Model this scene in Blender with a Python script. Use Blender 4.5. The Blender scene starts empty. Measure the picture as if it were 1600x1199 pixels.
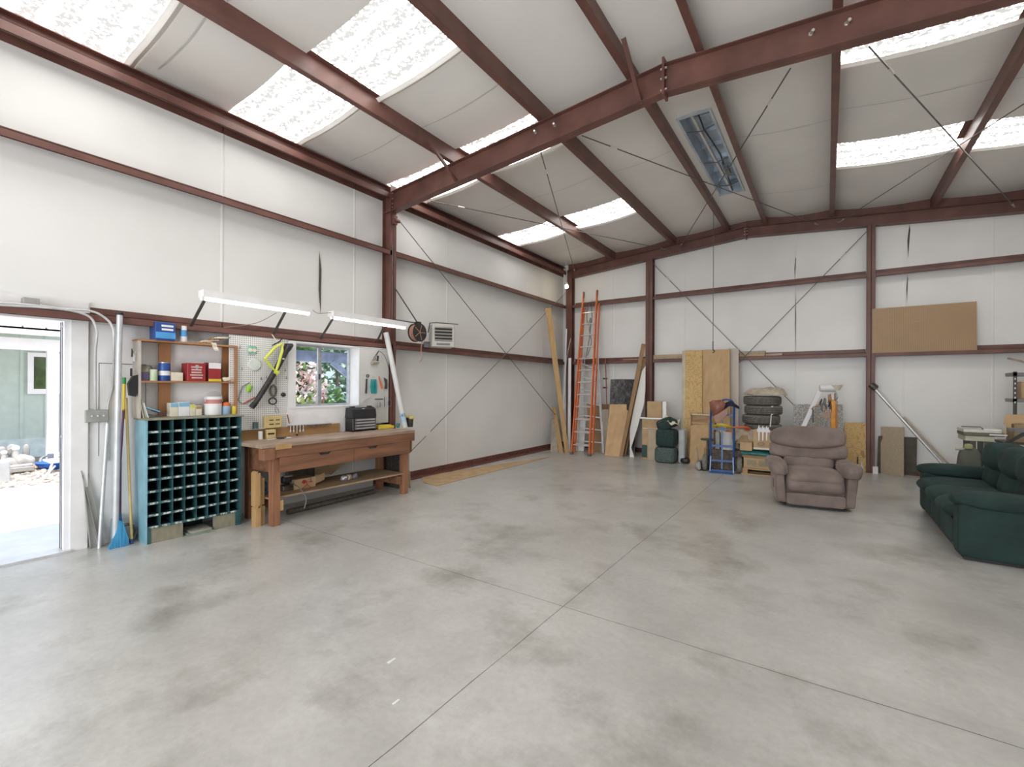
import bpy, math, random
from mathutils import Vector, Matrix, noise
random.seed(7)
scene = bpy.context.scene
COL = scene.collection
V = Vector

# ------------------------------------------------------------------ camera
FPX, HOR, YAW, ROLL = 717.39, 605.2, 0.6015, 0.0046
CAM = V((5.906, 0.0, 1.62))
cam_d = bpy.data.cameras.new('camera')
cam_d.sensor_fit = 'HORIZONTAL'
cam_d.sensor_width = 36.0
cam_d.lens = FPX / 1600 * 36.0
cam_d.shift_y = (HOR - 599.5) / 1600
cam_d.clip_start = 0.05
cam_d.clip_end = 300
cam = bpy.data.objects.new('camera', cam_d)
COL.objects.link(cam)
cam.matrix_world = Matrix.Translation(CAM) @ Matrix.Rotation(YAW, 4, 'Z') @ Matrix.Rotation(math.pi / 2, 4, 'X') @ Matrix.Rotation(ROLL, 4, 'Z')
scene.camera = cam
_c, _s = math.cos(YAW), math.sin(YAW)


def ray(u, v):
    a, b = (u - 800) / FPX, (v - HOR) / FPX
    cr, sr = math.cos(ROLL), math.sin(ROLL)
    a, b = a * cr + b * sr, -a * sr + b * cr
    return V((a * _c - _s, a * _s + _c, -b))


def L(u, v, x=0.0):           # point of the plane x = const (along the left wall) seen there
    r = ray(u, v); return CAM + r * ((x - CAM.x) / r.x)


def B(u, v, y):               # point of the plane y = const (along the back wall)
    r = ray(u, v); return CAM + r * ((y - CAM.y) / r.y)


def F(u, v, z=0.0):           # point of a horizontal plane
    r = ray(u, v); return CAM + r * ((z - CAM.z) / r.z)


# ------------------------------------------------------------------ view, world, lights
scene.view_settings.view_transform = 'Standard'
scene.view_settings.look = 'None'
scene.view_settings.exposure = 0.5
scene.view_settings.gamma = 1.0
scene.view_settings.use_curve_mapping = False
scene.cycles.use_denoising = True
scene.cycles.max_bounces = 10
scene.cycles.diffuse_bounces = 6
scene.cycles.sample_clamp_indirect = 8

world = bpy.data.worlds.new('world'); scene.world = world; world.use_nodes = True
wn = world.node_tree.nodes; wl = world.node_tree.links
bg = wn['Background']
tc = wn.new('ShaderNodeTexCoord'); sep = wn.new('ShaderNodeSeparateXYZ'); rmp = wn.new('ShaderNodeValToRGB')
wl.new(tc.outputs['Generated'], sep.inputs[0]); wl.new(sep.outputs['Z'], rmp.inputs[0]); wl.new(rmp.outputs[0], bg.inputs[0])
rmp.color_ramp.elements[0].position = 0.0; rmp.color_ramp.elements[0].color = (.93, .95, 1, 1)
rmp.color_ramp.elements[1].position = 0.9; rmp.color_ramp.elements[1].color = (.62, .76, 1, 1)
bg.inputs['Strength'].default_value = 1.5

sun_d = bpy.data.lights.new('sun', 'SUN'); sun_d.energy = 5.0; sun_d.angle = 0.01; sun_d.color = (1, .97, .92)
sun = bpy.data.objects.new('sun', sun_d); COL.objects.link(sun)
sun.rotation_euler = V((-0.23, 0.22, -1.0)).to_track_quat('-Z', 'Y').to_euler()

SKYLIGHT = 5.8                                  # radiance of the frosted roof panels
FRONT_Y = -4.2
# added fill lamp behind the camera, set in an assumed, unseen doorway
dl = bpy.data.lights.new('rear_fill_lamp', 'AREA'); dl.shape = 'RECTANGLE'; dl.size = 4.4; dl.size_y = 3.4
dl.energy = 230; dl.color = (.93, .96, 1)
dlo = bpy.data.objects.new('rear_fill_lamp', dl); COL.objects.link(dlo)
dlo.location = (4.6, FRONT_Y + .12, 1.9); dlo.rotation_euler = (math.radians(90), 0, 0)

# ------------------------------------------------------------------ materials
MATS = {}


def nodes_of(name):
    m = bpy.data.materials.new(name); m.use_nodes = True
    nt = m.node_tree; b = nt.nodes['Principled BSDF']
    return m, nt, b


def M(name, col, rough=.6, metal=0., var=.12, scale=6., bump=0., bscale=40., spec=.5, sheen=0., stretch=(1, 1, 1), col2=None, detail=4, trans=0., alpha=1., rvar=0., contrast=(.3, .7)):
    if name in MATS: return MATS[name]
    m, nt, b = nodes_of(name); N, K = nt.nodes, nt.links
    t = N.new('ShaderNodeTexCoord'); mp = N.new('ShaderNodeMapping'); mp.inputs['Scale'].default_value = stretch
    K.new(t.outputs['Object'], mp.inputs[0])
    n = N.new('ShaderNodeTexNoise'); n.inputs['Scale'].default_value = scale; n.inputs['Detail'].default_value = detail
    K.new(mp.outputs[0], n.inputs['Vector'])
    r = N.new('ShaderNodeValToRGB'); e = r.color_ramp.elements
    e[0].position, e[1].position = contrast
    c2 = col2 or [c * (1 - var * 1.6) for c in col]
    c1 = col if col2 else [min(1, c * (1 + var * .6)) for c in col]
    e[0].color = (*c2, 1); e[1].color = (*c1, 1)
    K.new(n.outputs['Fac'], r.inputs[0]); K.new(r.outputs[0], b.inputs['Base Color'])
    b.inputs['Roughness'].default_value = rough; b.inputs['Metallic'].default_value = metal
    b.inputs['Specular IOR Level'].default_value = spec
    if sheen:
        b.inputs['Sheen Weight'].default_value = sheen; b.inputs['Sheen Roughness'].default_value = .35
        b.inputs['Sheen Tint'].default_value = (*[min(1, c * 3 + .1) for c in col], 1)
    if trans: b.inputs['Transmission Weight'].default_value = trans
    if alpha < 1: b.inputs['Alpha'].default_value = alpha
    if rvar:
        mr = N.new('ShaderNodeMapRange'); mr.inputs[3].default_value = rough - rvar; mr.inputs[4].default_value = rough + rvar
        K.new(n.outputs['Fac'], mr.inputs[0]); K.new(mr.outputs[0], b.inputs['Roughness'])
    if bump:
        n2 = N.new('ShaderNodeTexNoise'); n2.inputs['Scale'].default_value = bscale; n2.inputs['Detail'].default_value = 3
        K.new(mp.outputs[0], n2.inputs['Vector'])
        bp = N.new('ShaderNodeBump'); bp.inputs['Strength'].default_value = bump; bp.inputs['Distance'].default_value = .01
        K.new(n2.outputs['Fac'], bp.inputs['Height']); K.new(bp.outputs[0], b.inputs['Normal'])
    MATS[name] = m
    return m


def EM(name, col, strength):
    if name in MATS: return MATS[name]
    m, nt, b = nodes_of(name)
    b.inputs['Base Color'].default_value = (.8, .8, .8, 1)
    b.inputs['Emission Color'].default_value = (*col, 1); b.inputs['Emission Strength'].default_value = strength
    MATS[name] = m; return m


def wood(name, c1, c2, axis='z', rough=.6, sc=5.):
    st = {'x': (.12, 1, 1), 'y': (1, .12, 1), 'z': (1, 1, .12)}[axis]
    return M(name, c1, rough, col2=c2, scale=sc * 3, stretch=st, bump=.15, bscale=30, detail=6, contrast=(.25, .75))


steel = M('oxide_red_steel', (.165, .074, .058), .42, var=.22, scale=3, rvar=.08, spec=.45)
steel_b = M('oxide_red_bracing', (.18, .07, .055), .5, var=.2)
galv = M('galvanised', (.62, .64, .66), .35, .7, var=.15, scale=12)
dark_rod = M('brace_rod_steel', (.16, .15, .14), .5, .6)
alu = M('aluminium', (.72, .72, .72), .35, .6, var=.1)
bolt_m = M('bolt_zinc', (.75, .72, .68), .3, .7)
white_pt = M('white_paint', (.80, .79, .78), .5, var=.06, scale=4)
white_tr = M('white_trim', (.86, .86, .88), .45, var=.03)
black_p = M('black_plastic', (.02, .02, .022), .4, var=.2)
grey_p = M('grey_plastic', (.18, .18, .19), .5, var=.2)
rubber = M('black_rubber', (.155, .145, .128), .75, var=.25, scale=25, bump=.3, bscale=90)
card = M('cardboard', (.50, .34, .19), .8, var=.12, scale=5)
card_d = M('cardboard_dark', (.36, .25, .14), .85, var=.15, scale=5)
paper = M('kraft_paper', (.50, .43, .33), .8, var=.2, scale=9, bump=.5, bscale=14)
cream = M('cream', (.72, .66, .52), .6, var=.08)
pine = wood('pine_plank', (.52, .34, .15), (.40, .24, .10))
pine_x = wood('pine_plank_level', (.52, .36, .19), (.38, .25, .13), 'x')
grey_w = wood('weathered_board', (.42, .37, .30), (.28, .24, .19))
ply = M('plywood', (.56, .38, .20), .6, col2=(.47, .30, .15), scale=5, stretch=(2, 2, .5))
ply_d = M('plywood_brown', (.40, .26, .14), .6, col2=(.32, .20, .11), scale=4, stretch=(2, 2, .5))
part_b = M('particle_board', (.42, .34, .24), .75, var=.12, scale=60)
dark_b = M('dark_hardboard', (.10, .085, .065), .6, var=.2, scale=8)
bench_w = wood('bench_wood', (.30, .135, .07), (.13, .06, .035), 'y')
bench_l = wood('bench_leg_wood', (.36, .165, .08), (.18, .08, .045), 'z')
bench_t = M('bench_top_worn', (.42, .32, .24), .6, col2=(.27, .18, .13), scale=7, stretch=(1.5, .5, 1))
shelf_w = wood('shelf_wood', (.42, .20, .09), (.28, .13, .055), 'y')
shelf_wz = wood('shelf_wood_upright', (.40, .19, .085), (.28, .13, .055), 'z')
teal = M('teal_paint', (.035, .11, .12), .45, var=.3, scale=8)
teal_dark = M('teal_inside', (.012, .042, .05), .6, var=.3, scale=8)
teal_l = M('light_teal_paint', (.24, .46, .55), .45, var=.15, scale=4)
dirty = M('chipped_label', (.62, .63, .58), .7, col2=(.10, .17, .17), scale=38, contrast=(.42, .58))
concrete_out = M('patio_concrete', (.72, .71, .68), .9, var=.05)
steel_rust = M('worn_steel', (.12, .10, .085), .5, .5, var=.3, scale=20)
red_can = M('red_label', (.32, .025, .03), .4, var=.1)
blue_can = M('blue_label', (.02, .07, .28), .4, var=.15)
lbl_white = M('label_white', (.74, .74, .74), .5, var=.04)
lbl_blue = M('label_light_blue', (.22, .45, .62), .5, var=.1)
yellow = M('yellow_plastic', (.72, .55, .05), .45, var=.08)
lime = M('lime_plastic', (.62, .66, .10), .4, var=.06)
orange_fg = M('orange_fibreglass', (.68, .16, .045), .45, var=.1, scale=4)
orange_c = M('orange_cord', (.75, .17, .05), .5, var=.1)
leather = M('brown_leather', (.28, .11, .07), .4, var=.15, scale=6, bump=.1, bscale=60)
navy = M('navy_cloth', (.018, .022, .05), .7, var=.2)
hand_blue = M('blue_enamel', (.015, .075, .25), .35, var=.1)
velvet_g = M('green_velvet', (.011, .040, .033), .8, var=.0, col2=(.004, .016, .014), scale=3.0, sheen=.08, detail=5, bump=.7, bscale=5, contrast=(.3, .72))
suede = M('taupe_suede', (.26, .20, .175), .85, col2=(.13, .098, .086), scale=3.5, sheen=.2, detail=5, bump=.7, bscale=6, contrast=(.25, .75))
red_m = M('red_print', (.45, .03, .03), .5)
tube_on = EM('fluorescent_tube_lit', (1, .98, .95), 4.5)
bulb_on = EM('lit_bulb', (1, .86, .6), 30)
glass_m, _nt, _b = nodes_of('window_glass')
_b.inputs['Roughness'].default_value = .02; _b.inputs['Transmission Weight'].default_value = 1.0; _b.inputs['IOR'].default_value = 1.1
_b.inputs['Base Color'].default_value = (.85, .9, .95, 1)


def floor_mat():
    m, nt, b = nodes_of('polished_concrete'); N, K = nt.nodes, nt.links
    t = N.new('ShaderNodeTexCoord')
    def noi(sc, det, rough=.6, dist=0.):
        n = N.new('ShaderNodeTexNoise'); n.inputs['Scale'].default_value = sc; n.inputs['Detail'].default_value = det
        n.inputs['Roughness'].default_value = rough; n.inputs['Distortion'].default_value = dist
        K.new(t.outputs['Object'], n.inputs['Vector']); return n
    def ramp(src, p0, c0, p1, c1):
        r = N.new('ShaderNodeValToRGB'); e = r.color_ramp.elements
        e[0].position, e[0].color, e[1].position, e[1].color = p0, (*c0, 1), p1, (*c1, 1)
        K.new(src, r.inputs[0]); return r
    a = noi(.55, 6, .6); c = noi(1.9, 9, .62); d = noi(22, 5, .7)
    base = ramp(a.outputs['Fac'], .30, (.44, .425, .395), .72, (.64, .63, .60))
    mid = ramp(c.outputs['Fac'], .28, (.62, .615, .60), .72, (1.05, 1.05, 1.05))
    fine = ramp(d.outputs['Fac'], .3, (.84, .83, .81), .62, (1, 1, 1))
    def mul(x, y, f=1.):
        q = N.new('ShaderNodeMixRGB'); q.blend_type = 'MULTIPLY'; q.inputs[0].default_value = f
        K.new(x, q.inputs[1]); K.new(y, q.inputs[2]); return q.outputs[0]
    col = mul(mul(base.outputs[0], mid.outputs[0], .55), fine.outputs[0], .8)
    # stains with a shape of their own
    s = noi(1.1, 9, .66); st = ramp(s.outputs['Fac'], .50, (1, 1, 1), .68, (.40, .375, .33))
    col = mul(col, st.outputs[0], .75)
    K.new(col, b.inputs['Base Color'])
    mr = N.new('ShaderNodeMapRange'); mr.inputs[1].default_value = .3; mr.inputs[2].default_value = .7
    mr.inputs[3].default_value = .282; mr.inputs[4].default_value = .34
    K.new(c.outputs['Fac'], mr.inputs[0]); K.new(mr.outputs[0], b.inputs['Roughness'])
    b.inputs['Specular IOR Level'].default_value = 1.0
    bp = N.new('ShaderNodeBump'); bp.inputs['Strength'].default_value = .05; bp.inputs['Distance'].default_value = .01
    K.new(d.outputs['Fac'], bp.inputs['Height']); K.new(bp.outputs[0], b.inputs['Normal'])
    return m


def skylight_mat():
    m, nt, b = nodes_of('frosted_skylight'); N, K = nt.nodes, nt.links
    t = N.new('ShaderNodeTexCoord')
    w = N.new('ShaderNodeTexWave'); w.wave_type = 'BANDS'; w.bands_direction = 'Y'; w.inputs['Scale'].default_value = 1.35
    w.inputs['Distortion'].default_value = 2.2; w.inputs['Detail Scale'].default_value = 6; w.inputs['Detail'].default_value = 2
    n = N.new('ShaderNodeTexNoise'); n.inputs['Scale'].default_value = 24; n.inputs['Detail'].default_value = 3; n.inputs['Roughness'].default_value = .6
    K.new(t.outputs['Object'], w.inputs['Vector']); K.new(t.outputs['Object'], n.inputs['Vector'])
    r = N.new('ShaderNodeValToRGB'); r.color_ramp.elements[0].position = .52; r.color_ramp.elements[1].position = .56
    K.new(n.outputs['Fac'], r.inputs[0])
    mx = N.new('ShaderNodeMath'); mx.operation = 'MAXIMUM'; K.new(r.outputs[0], mx.inputs[0])
    r2 = N.new('ShaderNodeValToRGB'); r2.color_ramp.elements[0].position = .55; r2.color_ramp.elements[1].position = .98
    K.new(w.outputs['Fac'], r2.inputs[0]); K.new(r2.outputs[0], mx.inputs[1])
    mr = N.new('ShaderNodeMapRange'); mr.inputs[3].default_value = .075 * SKYLIGHT; mr.inputs[4].default_value = SKYLIGHT
    K.new(mx.outputs[0], mr.inputs[0])
    b.inputs['Base Color'].default_value = (.3, .3, .29, 1)
    b.inputs['Emission Color'].default_value = (1, .995, .97, 1); K.new(mr.outputs[0], b.inputs['Emission Strength'])
    return m


def pegboard_mat(name, base, hole, plane):      # perforated board: small round holes in the sheet
    m, nt, b = nodes_of(name); N, K = nt.nodes, nt.links
    t = N.new('ShaderNodeTexCoord'); sp = N.new('ShaderNodeSeparateXYZ'); K.new(t.outputs['Object'], sp.inputs[0])
    def frac(o):
        a = N.new('ShaderNodeMath'); a.operation = 'MULTIPLY'; a.inputs[1].default_value = 1 / .0254; K.new(o, a.inputs[0])
        f = N.new('ShaderNodeMath'); f.operation = 'FRACT'; K.new(a.outputs[0], f.inputs[0])
        s = N.new('ShaderNodeMath'); s.operation = 'SUBTRACT'; s.inputs[1].default_value = .5; K.new(f.outputs[0], s.inputs[0])
        q = N.new('ShaderNodeMath'); q.operation = 'POWER'; q.inputs[1].default_value = 2; K.new(s.outputs[0], q.inputs[0]); return q
    a = frac(sp.outputs['Y' if plane == 'x' else 'X']); c = frac(sp.outputs['Z'])
    s = N.new('ShaderNodeMath'); s.operation = 'ADD'; K.new(a.outputs[0], s.inputs[0]); K.new(c.outputs[0], s.inputs[1])
    g = N.new('ShaderNodeMath'); g.operation = 'LESS_THAN'; g.inputs[1].default_value = .05; K.new(s.outputs[0], g.inputs[0])
    n = N.new('ShaderNodeTexNoise'); n.inputs['Scale'].default_value = 3; K.new(t.outputs['Object'], n.inputs['Vector'])
    r = N.new('ShaderNodeValToRGB'); r.color_ramp.elements[0].color = (*[c * .88 for c in base], 1); r.color_ramp.elements[1].color = (*base, 1)
    r.color_ramp.elements[0].position = .3; r.color_ramp.elements[1].position = .65; K.new(n.outputs['Fac'], r.inputs[0])
    mx = N.new('ShaderNodeMixRGB'); K.new(g.outputs[0], mx.inputs[0]); K.new(r.outputs[0], mx.inputs[1]); mx.inputs[2].default_value = (*hole, 1)
    K.new(mx.outputs[0], b.inputs['Base Color']); b.inputs['Roughness'].default_value = .5
    return m


def osb_mat():
    m, nt, b = nodes_of('strand_board'); N, K = nt.nodes, nt.links
    t = N.new('ShaderNodeTexCoord'); n = N.new('ShaderNodeTexNoise'); n.inputs['Scale'].default_value = 5; n.inputs['Distortion'].default_value = 1
    n.inputs['Detail'].default_value = 4; K.new(t.outputs['Object'], n.inputs['Vector'])
    v = N.new('ShaderNodeTexVoronoi'); v.inputs['Scale'].default_value = 11; K.new(n.outputs['Color'], v.inputs['Vector'])
    r = N.new('ShaderNodeValToRGB'); e = r.color_ramp.elements; e[0].color = (.30, .18, .07, 1); e[1].color = (.62, .42, .18, 1); e[0].position = .05; e[1].position = .5
    K.new(v.outputs['Distance'], r.inputs[0]); K.new(r.outputs[0], b.inputs['Base Color']); b.inputs['Roughness'].default_value = .7
    return m


insul = M('white_vinyl_insulation', (.765, .755, .73), .42, var=.035, scale=1.1, bump=.45, bscale=1.3, spec=.4)
insul_c = M('ceiling_vinyl_insulation', (.80, .775, .735), .5, var=.04, scale=1.0, bump=.3, bscale=1.2, spec=.3)
seam_d = M('insulation_tear', (.10, .085, .07), .9)
seam_l = M('insulation_seam', (.58, .57, .54), .5, var=.05)
floor_m = floor_mat(); sky_m = skylight_mat(); osb = osb_mat()
peg_w = pegboard_mat('white_pegboard', (.74, .73, .70), (.10, .10, .09), 'x')
peg_b = pegboard_mat('brown_pegboard', (.42, .27, .14), (.10, .06, .03), 'y')

# ------------------------------------------------------------------ mesh helpers
W = {}


class MB:
    def __init__(s): s.v = []; s.f = []; s.X = Matrix.Identity(4)

    def add(s, vs, fs):
        o = len(s.v); s.v += [s.X @ V(p) for p in vs]; s.f += [tuple(i + o for i in f) for f in fs]; return s

    def box(s, lo, hi):
        (a, b, c), (d, e, f) = lo, hi
        a, d = min(a, d), max(a, d); b, e = min(b, e), max(b, e); c, f = min(c, f), max(c, f)
        return s.add([(a, b, c), (d, b, c), (d, e, c), (a, e, c), (a, b, f), (d, b, f), (d, e, f), (a, e, f)],
                     [(0, 3, 2, 1), (4, 5, 6, 7), (0, 1, 5, 4), (1, 2, 6, 5), (2, 3, 7, 6), (3, 0, 4, 7)])

    def rbox(s, lo, hi, r=.01):            # box with chamfered edges
        c = (V(lo) + V(hi)) / 2; h = (V(hi) - V(lo)) / 2; h = V([abs(k) for k in h]); r = min(r, *[k * .99 for k in h])
        vs = []; ix = {}
        for i in (-1, 1):
            for j in (-1, 1):
                for k in (-1, 1):
                    for ax in range(3):
                        p = [i * h.x, j * h.y, k * h.z]
                        for q in range(3):
                            if q != ax: p[q] -= (i, j, k)[q] * r
                        ix[(i, j, k, ax)] = len(vs); vs.append(c + V(p))
        fs = []
        for ax in range(3):
            o = [q for q in range(3) if q != ax]
            for sg in (-1, 1):
                f = []
                for a, b in ((-1, -1), (1, -1), (1, 1), (-1, 1)):
                    t = [0, 0, 0]; t[ax] = sg; t[o[0]] = a; t[o[1]] = b; f.append(ix[(*t, ax)])
                fs.append(f)
            for a in (-1, 1):
                for b in (-1, 1):
                    e = []
                    for sg in (-1, 1):
                        t = [0, 0, 0]; t[ax] = sg; t[o[0]] = a; t[o[1]] = b
                        pr = (ix[(*t, o[0])], ix[(*t, o[1])]); e += pr if sg < 0 else pr[::-1]
                    fs.append(e)
        for i in (-1, 1):
            for j in (-1, 1):
                for k in (-1, 1): fs.append([ix[(i, j, k, q)] for q in range(3)])
        return s.add(vs, fs)

    def prism(s, pts, vec):
        n = len(pts); pts = [V(p) for p in pts]; vec = V(vec)
        return s.add(pts + [p + vec for p in pts], [tuple(range(n))[::-1], tuple(range(n, 2 * n))] + [(i, (i + 1) % n, (i + 1) % n + n, i + n) for i in range(n)])

    def beam(s, p0, p1, w, t, side=None):   # rectangular bar from p0 to p1, w wide along side, t thick
        p0, p1 = V(p0), V(p1); d = (p1 - p0).normalized()
        a = V(side) if side is not None else (V((0, 0, 1)) if abs(d.z) < .9 else V((1, 0, 0)))
        a = (a - d * a.dot(d)).normalized(); b = d.cross(a)
        q = [a * (w / 2) + b * (t / 2), a * (-w / 2) + b * (t / 2), a * (-w / 2) - b * (t / 2), a * (w / 2) - b * (t / 2)]
        return s.prism([p0 + k for k in q], p1 - p0)

    def tube(s, pts, r, n=8, closed=False):
        pts = [V(p) for p in pts]; m = len(pts); vs = []; fs = []; up = None
        rs = r if isinstance(r, (list, tuple)) else [r] * m
        for i, p in enumerate(pts):
            if closed: d = pts[(i + 1) % m] - pts[i - 1]
            else: d = pts[min(i + 1, m - 1)] - pts[max(i - 1, 0)]
            d.normalize()
            if up is None: up = V((0, 0, 1)) if abs(d.z) < .9 else V((1, 0, 0))
            up = (up - d * up.dot(d)).normalized(); b = d.cross(up)
            for k in range(n):
                a = 2 * math.pi * k / n; vs.append(p + (up * math.cos(a) + b * math.sin(a)) * rs[i])
        for i in range(m if closed else m - 1):
            j = (i + 1) % m
            for k in range(n): fs.append((i * n + k, i * n + (k + 1) % n, j * n + (k + 1) % n, j * n + k))
        if not closed: fs += [tuple(range(n))[::-1], tuple(range((m - 1) * n, m * n))]
        return s.add(vs, fs)

    def cyl(s, p0, p1, r0, r1=None, n=20):
        return s.tube([p0, p1], [r0, r0 if r1 is None else r1], n)

    def lathe(s, c, prof, n=24, axis='z'):
        c = V(c); vs = []; fs = []; m = len(prof)
        for r, h in prof:
            for k in range(n):
                a = 2 * math.pi * k / n; p = (r * math.cos(a), r * math.sin(a), h)
                if axis == 'x': p = (p[2], p[0], p[1])
                if axis == 'y': p = (p[0], p[2], p[1])
                vs.append(c + V(p))
        for i in range(m - 1):
            for k in range(n): fs.append((i * n + k, i * n + (k + 1) % n, (i + 1) * n + (k + 1) % n, (i + 1) * n + k))
        fs += [tuple(range(n))[::-1], tuple(range((m - 1) * n, m * n))]
        return s.add(vs, fs)

    def grid(s, fn, nu, nv):
        vs = [fn(i / nu, j / nv) for i in range(nu + 1) for j in range(nv + 1)]
        return s.add(vs, [(i * (nv + 1) + j, (i + 1) * (nv + 1) + j, (i + 1) * (nv + 1) + j + 1, i * (nv + 1) + j + 1) for i in range(nu) for j in range(nv)])

    def puff(s, c, h, k=4., n=12, amp=0., nsc=3., seed=0, fn=None, rot=None):   # padded cushion shape
        c = V(c); vs = []; ix = {}; fs = []
        def vert(p):
            key = tuple(round(q, 4) for q in p)
            if key in ix: return ix[key]
            q = V([math.copysign(abs(math.sin(t * math.pi / 2)), t) for t in p])
            l = sum(abs(t) ** k for t in q) ** (1 / k); q = q / l
            w = V((q.x * h[0], q.y * h[1], q.z * h[2]))
            if fn: w = V(fn(w, q))
            if amp:
                d = noise.noise((w + V((seed * 7.3, 0, 0))) * nsc); w += V(q).normalized() * amp * d
            if rot: w = rot @ w
            ix[key] = len(vs); vs.append(c + w); return ix[key]
        for ax in range(3):
            for sg in (-1, 1):
                for i in range(n):
                    for j in range(n):
                        f = []
                        for a, b in ((0, 0), (1, 0), (1, 1), (0, 1)):
                            p = [0, 0, 0]; p[ax] = sg; p[(ax + 1) % 3] = -1 + 2 * (i + a) / n; p[(ax + 2) % 3] = -1 + 2 * (j + b) / n
                            f.append(vert(p))
                        fs.append(f if sg > 0 else f[::-1])
        return s.add(vs, fs)

    def mesh(s, name, inv):
        me = bpy.data.meshes.new(name); me.from_pydata([inv @ p for p in s.v], [], s.f); me.validate(); me.update()
        import bmesh
        bm = bmesh.new(); bm.from_mesh(me); bmesh.ops.recalc_face_normals(bm, faces=bm.faces); bm.to_mesh(me); bm.free()
        return me

    def build(s, name, mat, parent=None, smooth=False, origin=None, angle=40):
        if parent is not None: w = W[parent.name]
        else:
            if origin is None:
                xs = [p.x for p in s.v]; ys = [p.y for p in s.v]; zs = [p.z for p in s.v]
                origin = V(((min(xs) + max(xs)) / 2, (min(ys) + max(ys)) / 2, min(zs)))
            w = Matrix.Translation(origin)
        me = s.mesh(name, w.inverted())
        o = bpy.data.objects.new(name, me); COL.objects.link(o)
        if parent is not None: o.parent = parent
        else: o.matrix_world = w
        me.materials.append(mat)
        if smooth:
            me.polygons.foreach_set('use_smooth', [True] * len(me.polygons))
            if angle < 180: me.set_sharp_from_angle(angle=math.radians(angle))
        W[o.name] = w
        return o


def T(name, label, cat, loc=(0, 0, 0), rz=0., group=None):
    o = bpy.data.objects.new(name, None); COL.objects.link(o); o.location = loc; o.rotation_euler = (0, 0, rz)
    o.empty_display_size = .1
    W[o.name] = Matrix.Translation(loc) @ Matrix.Rotation(rz, 4, 'Z')
    return tag(o, label, cat, group)


def tag(o, label, cat, group=None, kind=None):
    o['label'] = label; o['category'] = cat
    if group: o['group'] = group
    if kind: o['kind'] = kind
    return o


def S(name, mb, mat, label, cat, group=None, smooth=False, angle=40, kind=None):
    return tag(mb.build(name, mat, smooth=smooth, angle=angle), label, cat, group, kind)


def ST(name, mb, mat, smooth=False, parent=None):
    o = mb.build(name, mat, parent=parent, smooth=smooth, origin=V((0, 0, 0)) if parent is None else None)
    if parent is None: o['kind'] = 'structure'
    return o


def copy_tree(o, parent=None):
    c = o.copy(); COL.objects.link(c); W[c.name] = W[o.name]
    if parent is not None: c.parent = parent
    for ch in list(o.children): copy_tree(ch, c)
    return c


# ------------------------------------------------------------------ room shell
D = 11.217                       # plane of the inner flanges along the back wall
XW, YW = -0.2, D + .2            # insulation faces
RX = 4.416                       # ridge
XR = 2 * RX                      # right wall inner flange plane
FY = 5.13                        # web plane of the mid frame
SL = .0815


def zp(x): return 5.18 - SL * abs(x - RX)      # underside of the purlins


ST('floor', MB().box((XW - .1, FRONT_Y - .1, -.15), (XR + .3, YW + .1, 0)), floor_m)
JX, JY = 4.304, 3.017
jm = M('saw_cut', (.15, .13, .11), .9, var=.3, scale=30)
j = MB()
for a, b, ax in ((FRONT_Y, D, 'y'), (XW, XR, 'x')):
    n = 90
    def jf(t, w, a=a, b=b, ax=ax):
        p = a + (b - a) * t; o = .0022 * noise.noise(V((p * 2.3, 0, 0))) * 3 + (w - .5) * (.0045 + .003 * noise.noise(V((p * 5, 3, 0))))
        return V((JX + o, p, .0006)) if ax == 'y' else V((p, JY + o, .0006))
    j.grid(jf, n, 1)
ST('trim_1', j, jm)

DY0, DY1, DZ = .30, 1.255, 2.285          # doorway in the left wall
WY0, WY1, WZ0, WZ1 = 3.46, 4.47, 1.335, 2.21   # window


def wallpanel(boxes, th=.1):
    m = MB()
    for y0, y1, z0, z1 in boxes: m.box((XW - th, y0, z0), (XW, y1, z1))
    return m


ST('wall_left', wallpanel([(FRONT_Y, DY0, 0, 5.1), (DY0, DY1, DZ, 5.1), (DY1, WY0, 0, 5.1), (WY0, WY1, 0, WZ0), (WY0, WY1, WZ1, 5.1), (WY1, YW + .1, 0, 5.1)]), insul)
ST('wall_back', MB().box((XW - .1, YW, 0), (XR + .3, YW + .1, 5.6)), insul)
ST('wall_right', MB().box((XR + .2, FRONT_Y, 0), (XR + .3, YW + .1, 5.2)), insul)
fw = MB()
for x0, x1, z0, z1 in ((XW - .1, 2.3, 0, 5.6), (6.9, XR + .3, 0, 5.6), (2.3, 6.9, 3.75, 5.6)): fw.box((x0, FRONT_Y - .1, z0), (x1, FRONT_Y, z1))
ST('wall_front', fw, insul)

# insulation seams: shallow vertical folds of the vinyl facing, a few torn open
sm = MB()
for y in (.55, 2.62, 4.52, 6.65, 9.35, 10.3): sm.prism([(XW, y - .022, 0.1), (XW + .005, y - .004, .1), (XW + .005, y + .004, .1), (XW, y + .022, .1)], (0, 0, 4.72))
for x in (1.28, 3.1, 5.35, 7.1, 8.3): sm.prism([(x - .02, YW, .1), (x - .004, YW - .004, .1), (x + .004, YW - .004, .1), (x + .02, YW, .1)], (0, 0, zp(x) - .05))
ST('trim_2', sm, insul)


def tear(pts):        # long lens-shaped split
    m = MB(); n = len(pts)
    m.add([V(p) for p in pts], [tuple(range(n))]); return m


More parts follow.
